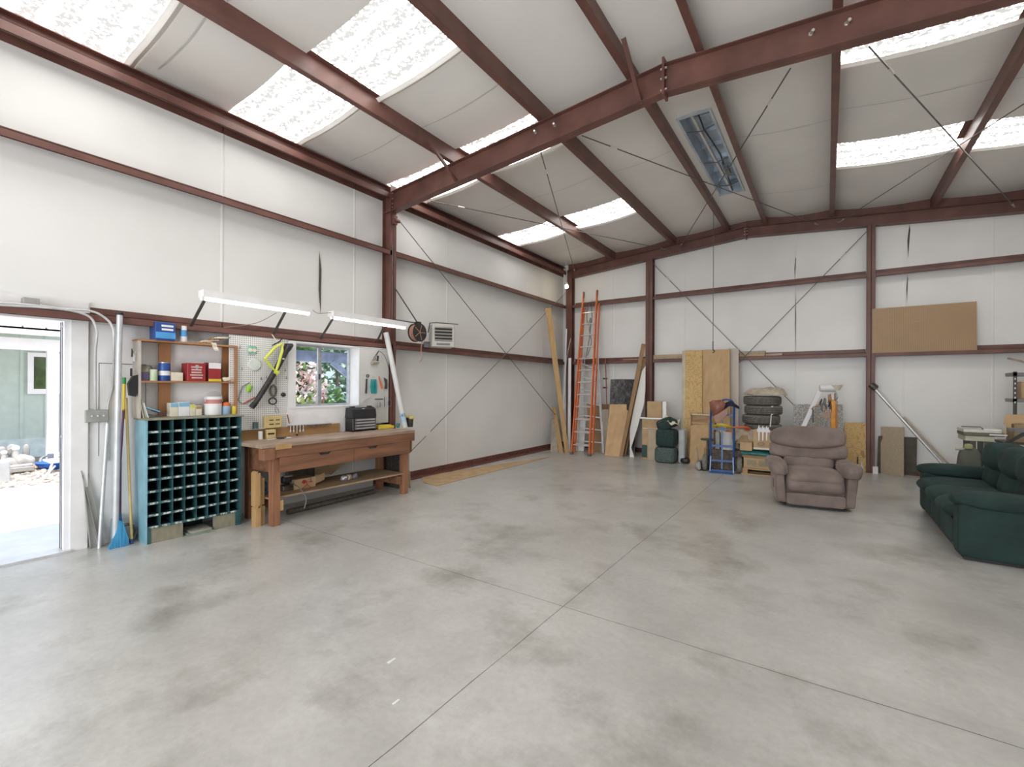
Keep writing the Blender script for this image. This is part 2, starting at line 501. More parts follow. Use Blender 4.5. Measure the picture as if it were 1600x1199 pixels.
tm = MB()
for (u0, v0, u1, v1, w) in ((499, 392, 501, 492, .022),):
    a, b = L(u0, v0, XW + .014), L(u1, v1, XW + .014); c = (a + b) / 2
    tm.add([a, c + V((0, w, .2)), b, c + V((0, -w, -.1))], [(0, 1, 2, 3)])
for (u0, v0, u1, v1, w) in ((1421, 350, 1419, 403, .02), (1243, 402, 1242, 437, .014), (1243, 452, 1243, 560, .008), (700, 0, 700, 0, 0), (1418, 430, 1417, 474, .012)):
    if w:
        a, b = B(u0, v0, YW - .014), B(u1, v1, YW - .014); c = (a + b) / 2
        tm.add([a, c + V((w, 0, .2)), b, c + V((-w, 0, 0))], [(0, 1, 2, 3)])
ST('trim_3', tm, seam_d)

# ceiling: vinyl-faced insulation sagging between the purlins; frosted skylight strips
PX = [RX - 4.42, RX - 3.045, RX - 1.52, RX - .34, RX + .34, RX + 1.52, RX + 3.045, RX + 4.42]
bands = {0: [(-2.6, -1.7), (.75, 1.72), (2.68, 3.62), (5.14, 6.05), (8.3, 9.15)], 1: [(-2.6, -1.7), (.6, 1.6), (2.75, 3.72), (5.1, 6.0), (8.32, 9.2)],
         5: [(-2.6, -1.7), (1.0, 1.9), (5.4, 6.35), (8.3, 9.22)], 6: [(-2.6, -1.7), (1.0, 1.9), (5.45, 6.4), (8.36, 9.3)]}


def roofz(x, y, k):
    x0, x1 = PX[k], PX[k + 1]; t = (x - x0) / (x1 - x0)
    return zp(x) + .19 - .04 * math.sin(math.pi * min(1, max(0, t))) * (1 + .35 * noise.noise(V((0, y * 1.1, k)))) + .004


cm = MB(); nwin = 3
VX0, VX1, VY0, VY1 = 4.215, 4.60, 6.5, 9.45
for k in range(7):
    x0, x1 = PX[k] - (.35 if k == 0 else 0), PX[k + 1] + (.35 if k == 6 else 0)
    cuts = sorted(bands.get(k, []))
    segs = []; y = FRONT_Y
    for a, b in cuts: segs.append((y, a, 0)); segs.append((a, b, 1)); y = b
    segs.append((y, YW + .05, 0))
    for a, b, lit in segs:
        if k == 3:
            ny = int((b - a) / .25) + 1
            for (xa, xb, ya, yb) in ((x0, VX0, a, b), (VX1, x1, a, b), (VX0, VX1, a, VY0), (VX0, VX1, VY1, b)):
                cm.grid(lambda s_, t_: V((xa + (xb - xa) * s_, ya + (yb - ya) * t_, zp(xa + (xb - xa) * s_) + .15)), 4, 40)
            continue
        ny = max(3, int((b - a) / .16))
        f = lambda s_, t_: V((x0 + (x1 - x0) * s_, a + (b - a) * t_, roofz(x0 + (x1 - x0) * s_, a + (b - a) * t_, k)))
        if lit:
            g = MB(); g.grid(lambda s_, t_: f(s_, t_) + V((0, 0, .006)), 10, ny)
            ST('window_%d' % nwin, g, sky_m, smooth=True); nwin += 1
            # bright rolled edge of the cut facing on the far side of the strip
            e = MB(); e.grid(lambda s_, t_: f(s_, 1) + V((0, -.07 + .09 * t_, -.012 + .012 * math.cos(t_ * 6.28) - .006)), 10, 6)
            cm.v += []; cm.add(e.v, e.f)
        else: cm.grid(f, 10, ny)
ceil = ST('ceiling', cm, insul_c, smooth=True)
ST('trim_4', MB().box((XW - .3, FRONT_Y - .2, 5.62), (XR + .4, YW + .2, 5.68)).box((XW - .3, FRONT_Y - .2, 5.0), (XW - .1, YW + .2, 5.64)), white_pt)
# creases where two widths of facing meet
cr = MB()
for k, ys in ((0, (1.9, 4.3, 7.1, 10.1)), (1, (1.95, 4.4, 7.2)), (2, (2.9, 7.3)), (4, (2.8, 7.5, 9.9)), (5, (7.3,)), (6, (7.4,))):
    for y in ys:
        cr.grid(lambda s_, t_: V((PX[k] + (PX[k + 1] - PX[k]) * s_, y + .016 * (t_ - .5) + .02 * math.sin(s_ * 3 + k), roofz(PX[k] + (PX[k + 1] - PX[k]) * s_, y, k) - .004)), 10, 1)
ST('trim_5', cr, seam_l)

# ridge ventilator: galvanised throat above the opening
vt = T('ridge_vent', 'open galvanised roof vent slot at the ridge, seen past a hanging pipe', 'vent', ((VX0 + VX1) / 2, (VY0 + VY1) / 2, 5.3))
g = MB()
g.box((VX0 - .03, VY0 - .05, 5.29), (VX0, VY1 + .05, 5.56)).box((VX1, VY0 - .05, 5.29), (VX1 + .03, VY1 + .05, 5.56)).box((VX0, VY0 - .05, 5.3), (VX1, VY0, 5.56)).box((VX0, VY1, 5.3), (VX1, VY1 + .05, 5.56))
g.box((VX0 - .03, VY0 - .05, 5.56), (VX1 + .03, VY1 + .05, 5.575))
for i in range(6): g.box((VX0, VY0 + .4 + i * .48, 5.50), (VX1, VY0 + .44 + i * .48, 5.56))
g.build('throat', M('bright_galvanised', (.55, .62, .70), .3, .35, var=.2, scale=3), vt)
g = MB().tube([(4.33, VY0 + .0, 5.42), (4.40, VY1 - .02, 5.36)], .028, 10)
g.build('chain_tube', alu, vt, smooth=True)
g = MB().tube([(4.42, VY0 + .0, 5.44), (4.41, VY0 + .6, 5.40), (4.47, 8.0, 5.40), (4.43, VY1, 5.34)], .011, 6)
g.build('cable', black_p, vt, smooth=True)
for yy in (6.95, 8.05, 9.1):
    g = MB().tube([(VX0, yy, 5.34), (4.40, yy + .06, 5.33), (VX1, yy + .02, 5.36)], .008, 6); g.build('wire_stay', dark_rod, vt, smooth=True)
g = MB().box((4.45, 8.35, 5.33), (4.52, 8.75, 5.37)).box((4.44, 8.3, 5.37), (4.46, 8.8, 5.40)); g.build('damper_arm', grey_p, vt)

# ------------------------------------------------------------------ steel frame


def zsec(y0, y1, x, web=.20, fl=.075, t=.005, flip=1):          # roof purlin, runs along y
    m = MB(); z0, z1 = zp(x), zp(x) + web
    m.box((x - t / 2, y0, z0), (x + t / 2, y1, z1)); m.box((x, y0, z0 - t), (x + flip * fl, y1, z0)); m.box((x - flip * fl, y0, z1), (x, y1, z1 + t))
    m.box((x + flip * fl - flip * t, y0, z0), (x + flip * fl, y1, z0 + .018)); return m


pl = ['first roof purlin in from the left wall', 'second purlin from the left wall, edging the skylights',
      'ridge purlin along the left edge of the roof vent', 'ridge purlin along the right edge of the roof vent',
      'first purlin right of the vent, seen nearly straight up the picture', 'far right roof purlin running toward the green sofa side']
for i, (x, fl) in enumerate(zip(PX[1:-1], (-1, -1, -1, 1, 1, 1))):
    S('roof_purlin', zsec(FRONT_Y, YW, x, flip=fl), steel, 'oxide red steel ' + pl[i], 'roof beam', 'roof purlins')
for x, sg, nm in ((0, 1, 'left'), (XR, -1, 'right')):
    zt = zp(x) + .14; m = MB(); a = x - sg * .2
    zb = 4.703
    m.box((a, FRONT_Y, zb + .0), (a + sg * .005, YW, zt)); m.box((a, FRONT_Y, zb + .09), (x, YW, zb + .095)); m.box((x - sg * .005, FRONT_Y, zb), (x, YW, zb + .095))
    m.box((x - sg * .02, FRONT_Y, zb), (x, YW, zb + .004)); m.box((a, FRONT_Y, zt - .01), (a + sg * .08, YW, zt))
    S('eave_strut', m, steel, 'oxide red steel eave beam running along the top of the %s wall' % nm, 'roof beam', 'eave beams')


def frame_members(yw, zoff, dep, half, who):
    # rafters, both slopes, as I-sections
    for sg, side in ((-1, 'left'), (1, 'right')):
        x0 = RX; x1 = RX + sg * 4.416
        def pt(x, dz): return V((x, 0, zp(x) + zoff + dz))
        m = MB()
        def slab(dz0, dz1, ya, yb):
            a, b = pt(x0, dz0), pt(x1, dz0); c, d = pt(x1, dz1), pt(x0, dz1)
            m.prism([V((p.x, ya, p.z)) for p in (a, b, c, d)], (0, yb - ya, 0))
        slab(-.008, 0, yw - half, yw + half); slab(-dep, -dep + .008, yw - half, yw + half); slab(-dep, 0, yw - .004, yw + .004)
        o = S('rafter', m, steel, 'oxide red steel I-beam rafter on the %s slope of the %s frame' % (side, who), 'rafter', 'rafters')
    return


frame_members(FY, -.005, .315, .065, 'middle')
frame_members(D + .085, .0, .22, .085, 'back wall')
for sg, side in ((-1, 'left'), (1, 'right')):
    x0, x1 = RX, RX + sg * 4.416
    S('rake_channel', MB().prism([V((x0, D + .12, zp(x0))), V((x1, D + .12, zp(x1))), V((x1, D + .12, zp(x1) + .21)), V((x0, D + .12, zp(x0) + .21))], (0, .01, 0)), steel, 'dark red edge channel between back rafter and roof on the %s slope' % side, 'edge channel', 'edge channels')
# splice plates at the ridge
for yw, zo, dep, half, who in ((FY, -.005, .315, .065, 'middle rafter'), (D + .085, 0, .22, .085, 'back wall rafter')):
    t = T('splice_plate', 'bolted ridge splice plates joining the two halves of the %s' % who, 'steel plate', (RX, yw, zp(RX) + zo - dep), group='splice plates')
    m = MB().box((RX - .012, yw - half - .015, zp(RX) + zo - dep - .035), (RX + .012, yw + half + .015, zp(RX) + zo + (.06 if dep > .3 else .01))); m.build('plate', steel_b, t)
    for zz in (.05, .16, dep - .03) if dep > .3 else (.04, .10, .17):
        for sx in (-1, 1): MB().cyl((RX + sx * .012, yw - half * .7, zp(RX) + zo - zz), (RX + sx * .035, yw - half * .7, zp(RX) + zo - zz), .013, n=6).build('bolt', bolt_m, t)


def column(x0, x1, y0, y1, z1, along, label, bolts=()):
    t = T('steel_column', label, 'column', ((x0 + x1) / 2, (y0 + y1) / 2, 0), group='steel wall columns')
    m = MB(); h = .007
    if along == 'x':     # web lies across, flanges face into the room (+x)
        yc = (y0 + y1) / 2; m.box((x0, y0, 0), (x0 + h, y1, z1)).box((x1 - h, y0, 0), (x1, y1, z1)).box((x0, yc - .004, 0), (x1, yc + .004, z1))
    else:
        xc = (x0 + x1) / 2; m.box((x0, y0, 0), (x1, y0 + h, z1)).box((x0, y1 - h, 0), (x1, y1, z1)).box((xc - .004, y0, 0), (xc + .004, y1, z1))
    m.build('shaft', steel, t)
    m = MB().box((x0 - .02, y0 - .03, 0), (x1 + .02, y1, .014)); m.build('base_plate', steel_b, t)
    return t


c1 = column(-.2, 0, FY - .062, FY + .062, 4.93, 'x', 'oxide red column on the left wall between workbench and shop heater')
m = MB()
m.box((-.2, FY - .062, 4.5), (0, FY + .062, 4.512))
m.box((0.0, FY - .075, 4.50), (.012, FY + .075, 4.86)); m.build('cap_plate', steel_b, c1)
for z in (4.56, 4.62, 4.70, 4.79): MB().cyl((.012, FY - .045, z), (.03, FY - .045, z), .011, n=6).build('bolt', bolt_m, c1)
m = MB().cyl((.035, FY + .0, 4.36), (.035, FY + .09, 4.36), .03, n=12).box((-.01, FY - .03, 4.3), (.03, FY + .06, 4.44)); m.build('rod_anchor', steel_b, c1)
for z0, z1 in ((3.95, 3.55), (3.45, 2.7)):
    MB().tube([(.012, FY - .03, z0), (.014, FY - .028, (z0 + z1) / 2), (.012, FY - .035, z1)], .006, 6).build('wire', grey_p, c1, smooth=True)
column(-.01, .17, D, D + .17, 4.75, 'y', 'oxide red corner column behind the orange ladder')
column(2.2, 2.37, D, D + .17, zp(2.2) - .21, 'y', 'oxide red back wall column above the leaning white foam strip')
column(6.535, 6.665, D, D + .17, zp(6.6) - .21, 'y', 'oxide red back wall column between the chair and the sofa')

ZH, ZL = 3.781, 2.242


def girt(p0, p1, zb, along, name='wall_girt', label='', out=-1):
    """Z section; inner flange hangs down from the web, outer flange stands up at the wall"""
    m = MB(); a, b = p0, p1; h = .005
    if along == 'y':
        m.box((XW, a, zb + .07), (0, b, zb + .075)).box((-h, a, zb), (0, b, zb + .075)).box((XW, a, zb + .07), (XW + h, b, zb + .16)).box((-.02, a, zb), (0, b, zb + .004))
    else:
        m.box((a, D, zb + .07), (b, YW, zb + .075)).box((a, D, zb), (b, D + h, zb + .075)).box((a, YW - h, zb + .07), (b, YW, zb + .16)).box((a, D, zb), (b, D + .02, zb + .004))
    return S(name, m, steel, label, 'wall beam', 'wall girts')


girt(FRONT_Y, FY - .005, ZH, 'y', label='upper oxide red wall beam along the left wall, near side of the column')
girt(FY + .07, YW, ZH, 'y', label='upper oxide red wall beam on the left wall, far side of the column')
girt(FRONT_Y, FY - .005, ZL - .0, 'y', label='oxide red wall beam over the doorway and the pegboards')
girt(FY + .07, YW, ZL, 'y', label='oxide red wall beam beneath the shop heater and hose reel')
girt(.18, 2.19, ZH, 'x', label='upper back wall beam crossing behind the orange ladder')
girt(2.38, 6.53, ZH, 'x', label='long upper back wall beam in the middle bay')
girt(6.67, XR + .1, ZH, 'x', label='upper back wall beam above the brown pegboard')
girt(.18, 2.19, ZL, 'x', label='lower back wall beam behind the ladders and leaning boards')
girt(2.38, 6.53, ZL, 'x', label='lower back wall beam behind the tall panels and tires')
girt(6.67, XR + .1, ZL, 'x', label='lower back wall beam carrying the brown pegboard')
ST('baseboard_left', MB().box((XW, 4.9, 0), (XW + .006, YW, .11)).box((XW, 4.9, .0), (-.02, YW, .022)).box((-.09, 4.9, .02), (-.08, YW, .045)), steel_b)
ST('baseboard_back', MB().box((XW, YW - .006, 0), (XR + .1, YW, .10)).box((XW, YW - .1, 0), (XR + .1, YW, .02)), steel_b)

# flange braces from purlin down to the rafter
for i, (x, u0, v0, u1, v1, lb) in enumerate(((PX[3], 961, 54, 1001, 163, 'steel flange brace slanting down to the rafter beside the ridge'), (PX[1], 656, 219, 713, 284, 'steel flange brace slanting down to the rafter near the left wall'))):
    p1 = B(u1, v1, FY - .02); p0 = V((p1.x + .02, FY - .62, zp(p1.x) + .04))
    S('flange_brace', MB().beam(p0, p1, .045, .006, (1, 0, 0)).beam(p0 + V((.02, 0, 0)), p1 + V((.02, 0, 0)), .006, .04, (1, 0, 0)), steel, lb, 'brace', 'flange braces')

# cross-bracing rods
rods = [('brace rod on the left wall falling from the column top', (.014, 5.22, 4.40), (.014, 10.9, .70)),
        ('brace rod on the left wall rising from the bench end', (.03, 5.45, .47), (.03, 11.15, 4.22)),
        ('cross brace rod on the back wall falling rightward behind the tires', B(1020, 412, D - .012), B(1259, 652, D - .012)),
        ('cross brace rod on the back wall falling leftward toward the tall panels', B(1354, 362, D - .028), B(1062, 662, D - .028)),
        ('roof brace rod crossing left of the vent', B(909, 212, FY + .1), B(1281, 352, D)),
        ('roof brace rod crossing right of the vent toward the middle column', B(1235, 107, FY + .1), B(1063, 385, D)),
        ('roof brace rod over the left skylights, steep one', B(845, 238, FY + .1), B(898, 424, D)),
        ('roof brace rod over the left skylights, shallow one', B(673, 314, FY + .1), B(1041, 390, D)),
        ('roof brace rod over the right skylights, falling to the right', B(1358, 73, FY + .1), B(1586, 324, D)),
        ('roof brace rod over the right skylights, rising to the right', (XR - .3, FY + .1, 4.66), B(1310, 348, D))]
for i, (lb, a, b) in enumerate(rods):
    a, b = V(a), V(b); d = (b - a).normalized()
    t = T('brace_rod', 'thin steel ' + lb, 'brace rod', a, group='cross brace rods')
    MB().tube([a, b], .0075, 6).build('rod', dark_rod, t, smooth=True)
    m = MB().tube([b - d * .22, b - d * .02], .014, 8).tube([a + d * .5, a + d * .62], .013, 8); m.build('turnbuckle', bolt_m, t, smooth=True)

# ------------------------------------------------------------------ doorway and left wall
d1 = ST('door_1', MB().box((-.31, DY1 - .045, 0), (-.175, DY1, DZ)).box((-.31, DY0, 0), (-.175, DY0 + .045, DZ)).box((-.31, DY0 + .045, DZ - .045), (-.175, DY1 - .045, DZ)), white_tr)
MB().box((-.34, DY0, -.01), (-.12, DY1, .022)).build('threshold', alu, d1)
MB().box((-.30, DY1 - .052, 0.02), (-.285, DY1 - .045, DZ - .05)).box((-.24, DY1 - .05, 0.02), (-.235, DY1 - .045, DZ - .05)).build('weather_seal', grey_p, d1)
MB().box((-.175, DY1, 0), (-.155, DY1 + .125, DZ + .16)).box((-.175, DY0 - .4, DZ), (-.155, DY1, DZ + .16)).build('door_casing', white_pt, d1)
m = MB().box((-.155, .98, DZ + .01), (-.13, 1.20, DZ + .05)); m.build('closer_track', grey_p, d1)
for z in (1.12, 2.19): MB().cyl((-.22, DY1 - .05, z), (-.22, DY1 - .06, z), .012, n=8).build('screw', bolt_m, d1)
# painted wall board between the door and the window, groove outline of an access panel
ST('trim_6', MB().box((XW, 1.40, 0), (XW + .008, 3.40, 2.24)).box((XW, DY0 - .4, DZ + .16), (XW + .01, 1.40, 2.31)), white_pt)
o0 = XW + .0085
ST('trim_7', MB().box((o0, 1.47, 1.84), (o0 + .002, 1.86, 1.848)).box((o0, 1.855, 1.0), (o0 + .002, 1.862, 1.848)).box((o0, 1.468, .9), (o0 + .002, 1.474, 1.848)), grey_p)

# pegboards
t = S('pegboard', MB().box((-.018, 2.62, 1.075), (-.012, 3.345, 2.24)), peg_w, 'white pegboard sheet left of the window, behind the hanging leaf blower', 'pegboard', 'white pegboards')
t = S('pegboard', MB().box((-.018, 4.475, 1.035), (-.012, 5.05, 2.24)), peg_w, 'narrow white pegboard right of the window, with pliers and clamps', 'pegboard', 'white pegboards')
ST('trim_8', MB().box((XW, 3.345, .60), (-.014, 4.47, WZ0 - .015)).box((XW, 2.63, .60), (-.02, 3.345, 1.05)).box((XW, 4.47, .60), (-.02, 5.05, 1.0)), white_pt)
ST('trim_9', MB().box((XW, 3.345, WZ0 - .015), (-.004, 4.475, WZ0 + .0)).box((XW, WY1, WZ0), (-.008, WY1 + .012, WZ1 + .02)).box((XW, WY0 - .11, WZ0), (-.008, WY0 - .0, WZ1 + .02)).box((XW, WY0, WZ1), (-.008, WY1 + .01, WZ1 + .02)), white_pt)
# window: aluminium slider
w1 = ST('window_1', MB().box((XW - .06, WY0, WZ0), (XW - .02, WY0 + .03, WZ1)).box((XW - .06, WY1 - .03, WZ0), (XW - .02, WY1, WZ1)).box((XW - .06, WY0 + .03, WZ0), (XW - .02, WY1 - .03, WZ0 + .03)).box((XW - .06, WY0 + .03, WZ1 - .03), (XW - .02, WY1 - .03, WZ1)), galv)
ym = 3.955
MB().box((XW - .05, ym - .035, WZ0 + .03), (XW - .015, ym - .005, WZ1 - .03)).box((XW - .06, ym + .005, WZ0 + .03), (XW - .03, ym + .03, WZ1 - .03)).build('meeting_stile', galv, w1)
MB().box((XW - .042, WY0 + .03, WZ0 + .03), (XW - .038, ym - .035, WZ1 - .03)).build('pane', glass_m, w1)
MB().box((XW - .050, ym + .03, WZ0 + .03), (XW - .046, WY1 - .03, WZ1 - .03)).build('pane', glass_m, w1)
MB().box((XW - .015, ym - .028, 1.72), (XW - .0, ym - .014, 1.80)).build('latch', black_p, w1)

# electrical: surface conduits, junction box, switch box
def bez(pts, n=8):
    P = [V(p) for p in pts]; out = []
    Q = [P[0]] + P + [P[-1]]
    for i in range(1, len(Q) - 2):
        for k in range(n):
            t_ = k / n; a, b, c, d = Q[i - 1:i + 3]
            out.append(.5 * ((2 * b) + (c - a) * t_ + (2 * a - 5 * b + 4 * c - d) * t_ * t_ + (3 * b - a - 3 * c + d) * t_ ** 3))
    return out + [P[-1]]


xw = XW + .03
sb = T('switch_box', 'grey metal switch box with three toggle switches beside the doorway', 'light switch', L(150, 660, XW + .01))
a, b = L(131, 641, XW + .02), L(168, 659, XW + .02)
MB().rbox((XW + .008, a.y, b.z), (XW + .06, b.y, a.z), .006).build('box', M('dull_steel', (.38, .38, .36), .45, .3), sb)
for k in range(3):
    yk = a.y + (b.y - a.y) * (.27 + .25 * k)
    MB().box((XW + .06, yk - .004, (a.z + b.z) / 2 - .006), (XW + .075, yk + .004, (a.z + b.z) / 2 + .01)).build('toggle', lbl_white, sb)
zs = a.z
for lb, pts in (('white electrical conduit arching from the door head down to the switch box', [(-60, 470), (40, 476), (90, 482), (125, 489), (143, 498), (151, 516), (151, 530), (149, 560), (149, 641)]),
                ('second electrical conduit arching over and running down beside the leaning pole', [(-60, 474), (40, 479), (100, 483), (140, 486), (160, 494), (174, 508), (178, 530), (176, 600), (168, 640), (166, 720)])):
    P = [L(u, v, XW + (.22 if u < 130 else .04 + .0 * v)) for u, v in pts]
    for i, p in enumerate(P):
        if pts[i][0] < 130: p.x = .03
    P = [L(u, v, (.03 if v <= 530 else max(XW + .035, .03 - (v - 530) * .0028))) for u, v in pts]
    S('conduit', MB().tube(bez(P), .0105, 8), M('conduit_zinc', (.56, .56, .56), .45, .3), lb, 'conduit', 'wall conduits', smooth=True)
a, b = L(36, 464, -.01), L(62, 474, -.01)
S('junction_box', MB().rbox((-.10, a.y, 2.318), (.0, b.y, a.z), .004), M('dull_steel', (.38, .38, .36), .45, .3), 'grey junction box standing on the wall beam above the doorway', 'junction box')


def lean(u0, v0, u1, v1, xt, r, label, mat=galv, name='leaning_pipe', cat='pipe', tip=None, group='poles leaning by the doorway'):
    p0 = F(u0, v0); p1 = L(u1, v1, xt)
    m = MB().tube([p0, p1], r, 12)
    o = S(name, m, mat, label, cat, group, smooth=True); return p0, p1


conduit = M('conduit_zinc', (.56, .56, .56), .45, .3)
lean(180, 856, 187, 491, .04, .026, 'thick galvanised pipe leaning upright left of the blue pigeonhole cabinet', M('zinc_pipe', (.60, .61, .62), .4, .35))
lean(155, 857, 168, 662, .0 - .06, .017, 'thin aluminium pole leaning below the switch box', alu)
S('pipe_cap_cover', MB().lathe(L(187, 491, .04) - V((0, 0, .01)), [(.03, 0), (.032, .02), (.028, .03)], 12), black_p, 'black rubber cap on the thick pipe by the door', 'cap')
# angle bars leaning low behind the casing
for (u0, v0, u1, v1, lb) in ((146, 850, 130, 742, 'short steel angle bar leaning low beside the door casing'), (160, 848, 127, 735, 'wide grey sheet metal strip leaning beside the door casing')):
    p0 = V((-.11, L(u0, v0, -.11).y, 0)); p1 = L(u1 + 4, v1, XW + .03)
    S('angle_bar', MB().beam(p0, p1, .05, .004, (0, 1, 0)).beam(p0 + V((.01, -.025, 0)), p1 + V((.01, -.025, 0)), .004, .03, (0, 1, 0)), M('dull_steel', (.38, .38, .36), .45, .3), lb, 'metal bar', 'scrap bars by the door')

# broom with purple handle and blue head
p0 = F(186, 853); p0 = V((.05, p0.y, 0)); br = T('push_broom', 'blue angled broom with a purple handle and green-capped yellow grip', 'broom', p0)
q = L(195, 560, -.14); d_ = (q - p0)
hub = p0 + V((-.02, .0, .27))
MB().prism([p0 + V((0, -.10, 0)), p0 + V((0, .055, 0)), p0 + V((0, .06, .06)), hub + V((.02, .012, -.02)), hub + V((.02, -.018, 0)), p0 + V((0, -.04, .16))], (.035, 0, 0)).build('bristles', M('blue_bristles', (.05, .30, .55), .6, var=.35, scale=20, stretch=(1, 4, .2)), br)
MB().cyl(hub + V((.02, -.004, -.05)), hub + V((.01, 0, .06)), .022, .013, 12).build('socket', hand_blue, br, smooth=True)
top = L(193, 530, -.12)
MB().tube([hub + V((.01, 0, .04)), L(188, 720, -.04), L(193, 640, -.09)], .011, 10).build('handle', M('purple_pipe', (.11, .035, .09), .4), br, smooth=True)
MB().tube([L(193, 640, -.09), L(193, 655, -.10), L(194, 600, -.12)], [.013, .015, .015], 10).build('foam_grip', yellow, br, smooth=True)
MB().tube([L(194, 600, -.12), L(194, 590, -.12)], .016, 10).build('grip_cap', M('green_cap', (.03, .28, .08), .5), br, smooth=True)
# wooden handled long tool with black scoop top
lt = T('long_handled_tool', 'yellow wooden handle leaning at the cabinet corner with a blue foot', 'tool', F(206, 850))
MB().tube([F(206, 850), L(197, 622, -.05)], .0125, 10).build('handle', M('yellowed_wood', (.56, .43, .18), .5, var=.15, scale=8), lt, smooth=True)
MB().tube([F(206, 850), F(206, 850) + V((-.002, 0, .05))], .0135, 10).build('foot', hand_blue, lt, smooth=True)
ds = T('black_dustpan', 'black plastic dustpan hanging on the side of the brown shelves', 'dustpan', L(205, 605, -.03))
P = [L(u, v, -.03) for u, v in ((198, 600), (205, 588), (213, 586), (214, 612), (209, 620), (200, 618))]
MB().prism(P, (.05, 0, 0)).build('pan', black_p, ds); MB().tube([L(205, 588, -.01), L(205, 576, -.02)], .01, 8).build('handle', black_p, ds, smooth=True)
# keys and small tools hung on the left side board of the shelf unit
for k, (v0, mt, lb) in enumerate(((545, black_p, 'black handled small tool hanging high on the left side of the brown shelves'), (552, lbl_white, 'white round tag hanging on the left side of the brown shelves'), (549, alu, 'chrome small wrench hanging on the left side of the brown shelves'))):
    p = L(206 + 3 * k, v0, .0 - .03 * k)
    S('small_tool', MB().tube([p, p + V((0, .004, -.03)), p + V((0, 0, -.085))], [.004, .008, .013 if k == 1 else .007], 8), mt, lb, 'tool', 'small tools on the shelf side', smooth=True)
# small clutter in the corner
jg = T('coiled_hose', 'coil of dark hose on the floor behind the blue broom', 'hose', V((-.06, 1.66, 0)))
for k in range(3):
    MB().tube([V((-.07 + .02 * k, 1.66 + .075 * math.cos(a), .095 + .09 * math.sin(a))) for a in [i * math.pi / 12 for i in range(24)]], .012, 8, True).build('loop', rubber, jg, smooth=True)
S('plastic_jug', MB().puff((-.12, 1.60, .13), (.05, .05, .13), 5, 8).cyl((-.12, 1.60, .25), (-.12, 1.60, .285), .018), M('pale_jug', (.45, .6, .68), .4), 'pale blue plastic jug on the floor behind the broom', 'jug', smooth=True)

# ------------------------------------------------------------------ pigeonhole cabinet (turned 2.8 degrees)
CW, CH, CD = .905, 1.262, .36
cz = T('pigeonhole_cabinet', 'tall teal painted wooden pigeonhole cabinet with nine rows of open cubbies', 'cabinet', (.215, 1.735, 0), -.05)
LM = lambda: _lm(cz)


def _lm(t):
    m = MB(); m.X = W[t.name]; return m


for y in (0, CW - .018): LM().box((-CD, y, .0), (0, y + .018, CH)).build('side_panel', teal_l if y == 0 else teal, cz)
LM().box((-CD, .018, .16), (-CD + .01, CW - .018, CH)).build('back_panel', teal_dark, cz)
LM().rbox((-CD - .005, -.012, CH), (.02, CW + .02, CH + .018), .003).build('top_board', M('worn_grey_green', (.30, .28, .20), .7, col2=(.16, .17, .13), scale=12), cz)
n = 9; z0, z1 = .165, CH; st_ = (z1 - z0) / n
for r in range(n):
    z = z0 + r * st_
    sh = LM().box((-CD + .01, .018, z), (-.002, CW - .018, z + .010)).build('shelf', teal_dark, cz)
    LM().box((-.002, .018, z - .011), (.003, CW - .018, z + .015)).build('shelf_lip', teal, sh)
    for cidx in range(8):
        y0 = .018 + (CW - .036) * cidx / 8
        w_ = (CW - .036) / 8; a0 = y0 + .014 + random.random() * .01; a1 = y0 + w_ - .012 - random.random() * .03
        LM().box((.003, a0, z - .008 + random.random() * .002), (.0036, a1, z + .012)).build('label_strip', dirty, sh)
for cidx in range(1, 8):
    y = .018 + (CW - .036) * cidx / 8
    LM().box((-CD + .01, y - .003, z0), (-.004, y + .003, z1)).build('divider', teal, cz)
bs_m = M('greyed_base_panel', (.26, .24, .17), .7, var=.12, scale=25, stretch=(1, 1, .3))
LM().box((-.02, .018, 0), (-.004, .05, .155)).box((-.02, CW - .06, 0), (-.004, CW - .018, .155)).build('base_post', teal, cz)
LM().box((-.03, .05, 0), (-.012, .33, .15)).build('base_panel', bs_m, cz); LM().box((-.03, .62, 0), (-.012, CW - .06, .15)).build('base_panel', bs_m, cz)
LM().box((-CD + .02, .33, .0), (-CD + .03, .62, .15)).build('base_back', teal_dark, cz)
S('board_offcut', LM().box((-.26, .36, 0.0), (.05, .60, .022)), M('dusty_green_board', (.22, .27, .22), .7, var=.2), 'dusty green painted board pushed under the pigeonhole cabinet, bottom one', 'board', 'offcuts under the cabinet')
S('board_offcut', LM().prism([(-.24, .37, .023), (.03, .40, .023), (.03, .63 - .04, .023), (-.24, .60, .023)], (0, 0, .02)), M('dusty_grey_board', (.34, .34, .28), .7, var=.2), 'grey board lying on the green offcut under the cabinet', 'board', 'offcuts under the cabinet')

# hanging shelf unit standing on the cabinet
sx0, sx1 = -.155, .03
ya, yb = L(217, 534, sx1).y, L(371, 546, sx1).y; za = CH + .018; zt = 2.085
su = T('wall_shelf_unit', 'brown open wooden shelf unit standing on the pigeonhole cabinet', 'shelf unit', (sx0, (ya + yb) / 2, za))
MB().box((sx0, ya, za), (sx1, ya + .02, zt)).build('side_board', M('white_washed_board', (.52, .47, .42), .7, var=.15), su)
MB().box((sx0, yb - .02, za), (sx1, yb, zt)).build('side_board', shelf_wz, su)
MB().box((sx0, ya - .003, zt), (sx1 + .004, yb + .004, zt + .02)).build('top_shelf', shelf_w, su)
zm = L(300, 596, sx1).z
MB().box((sx0, ya + .02, zm - .018), (sx1, yb - .02, zm)).build('middle_shelf', shelf_w, su)
yk = L(247, 580, sx0).y
MB().box((sx0 - .0, yk - .0, za), (sx0 + .02, yk + .11, zt)).build('back_slat', shelf_wz, su)
y2 = L(346, 580, sx0).y
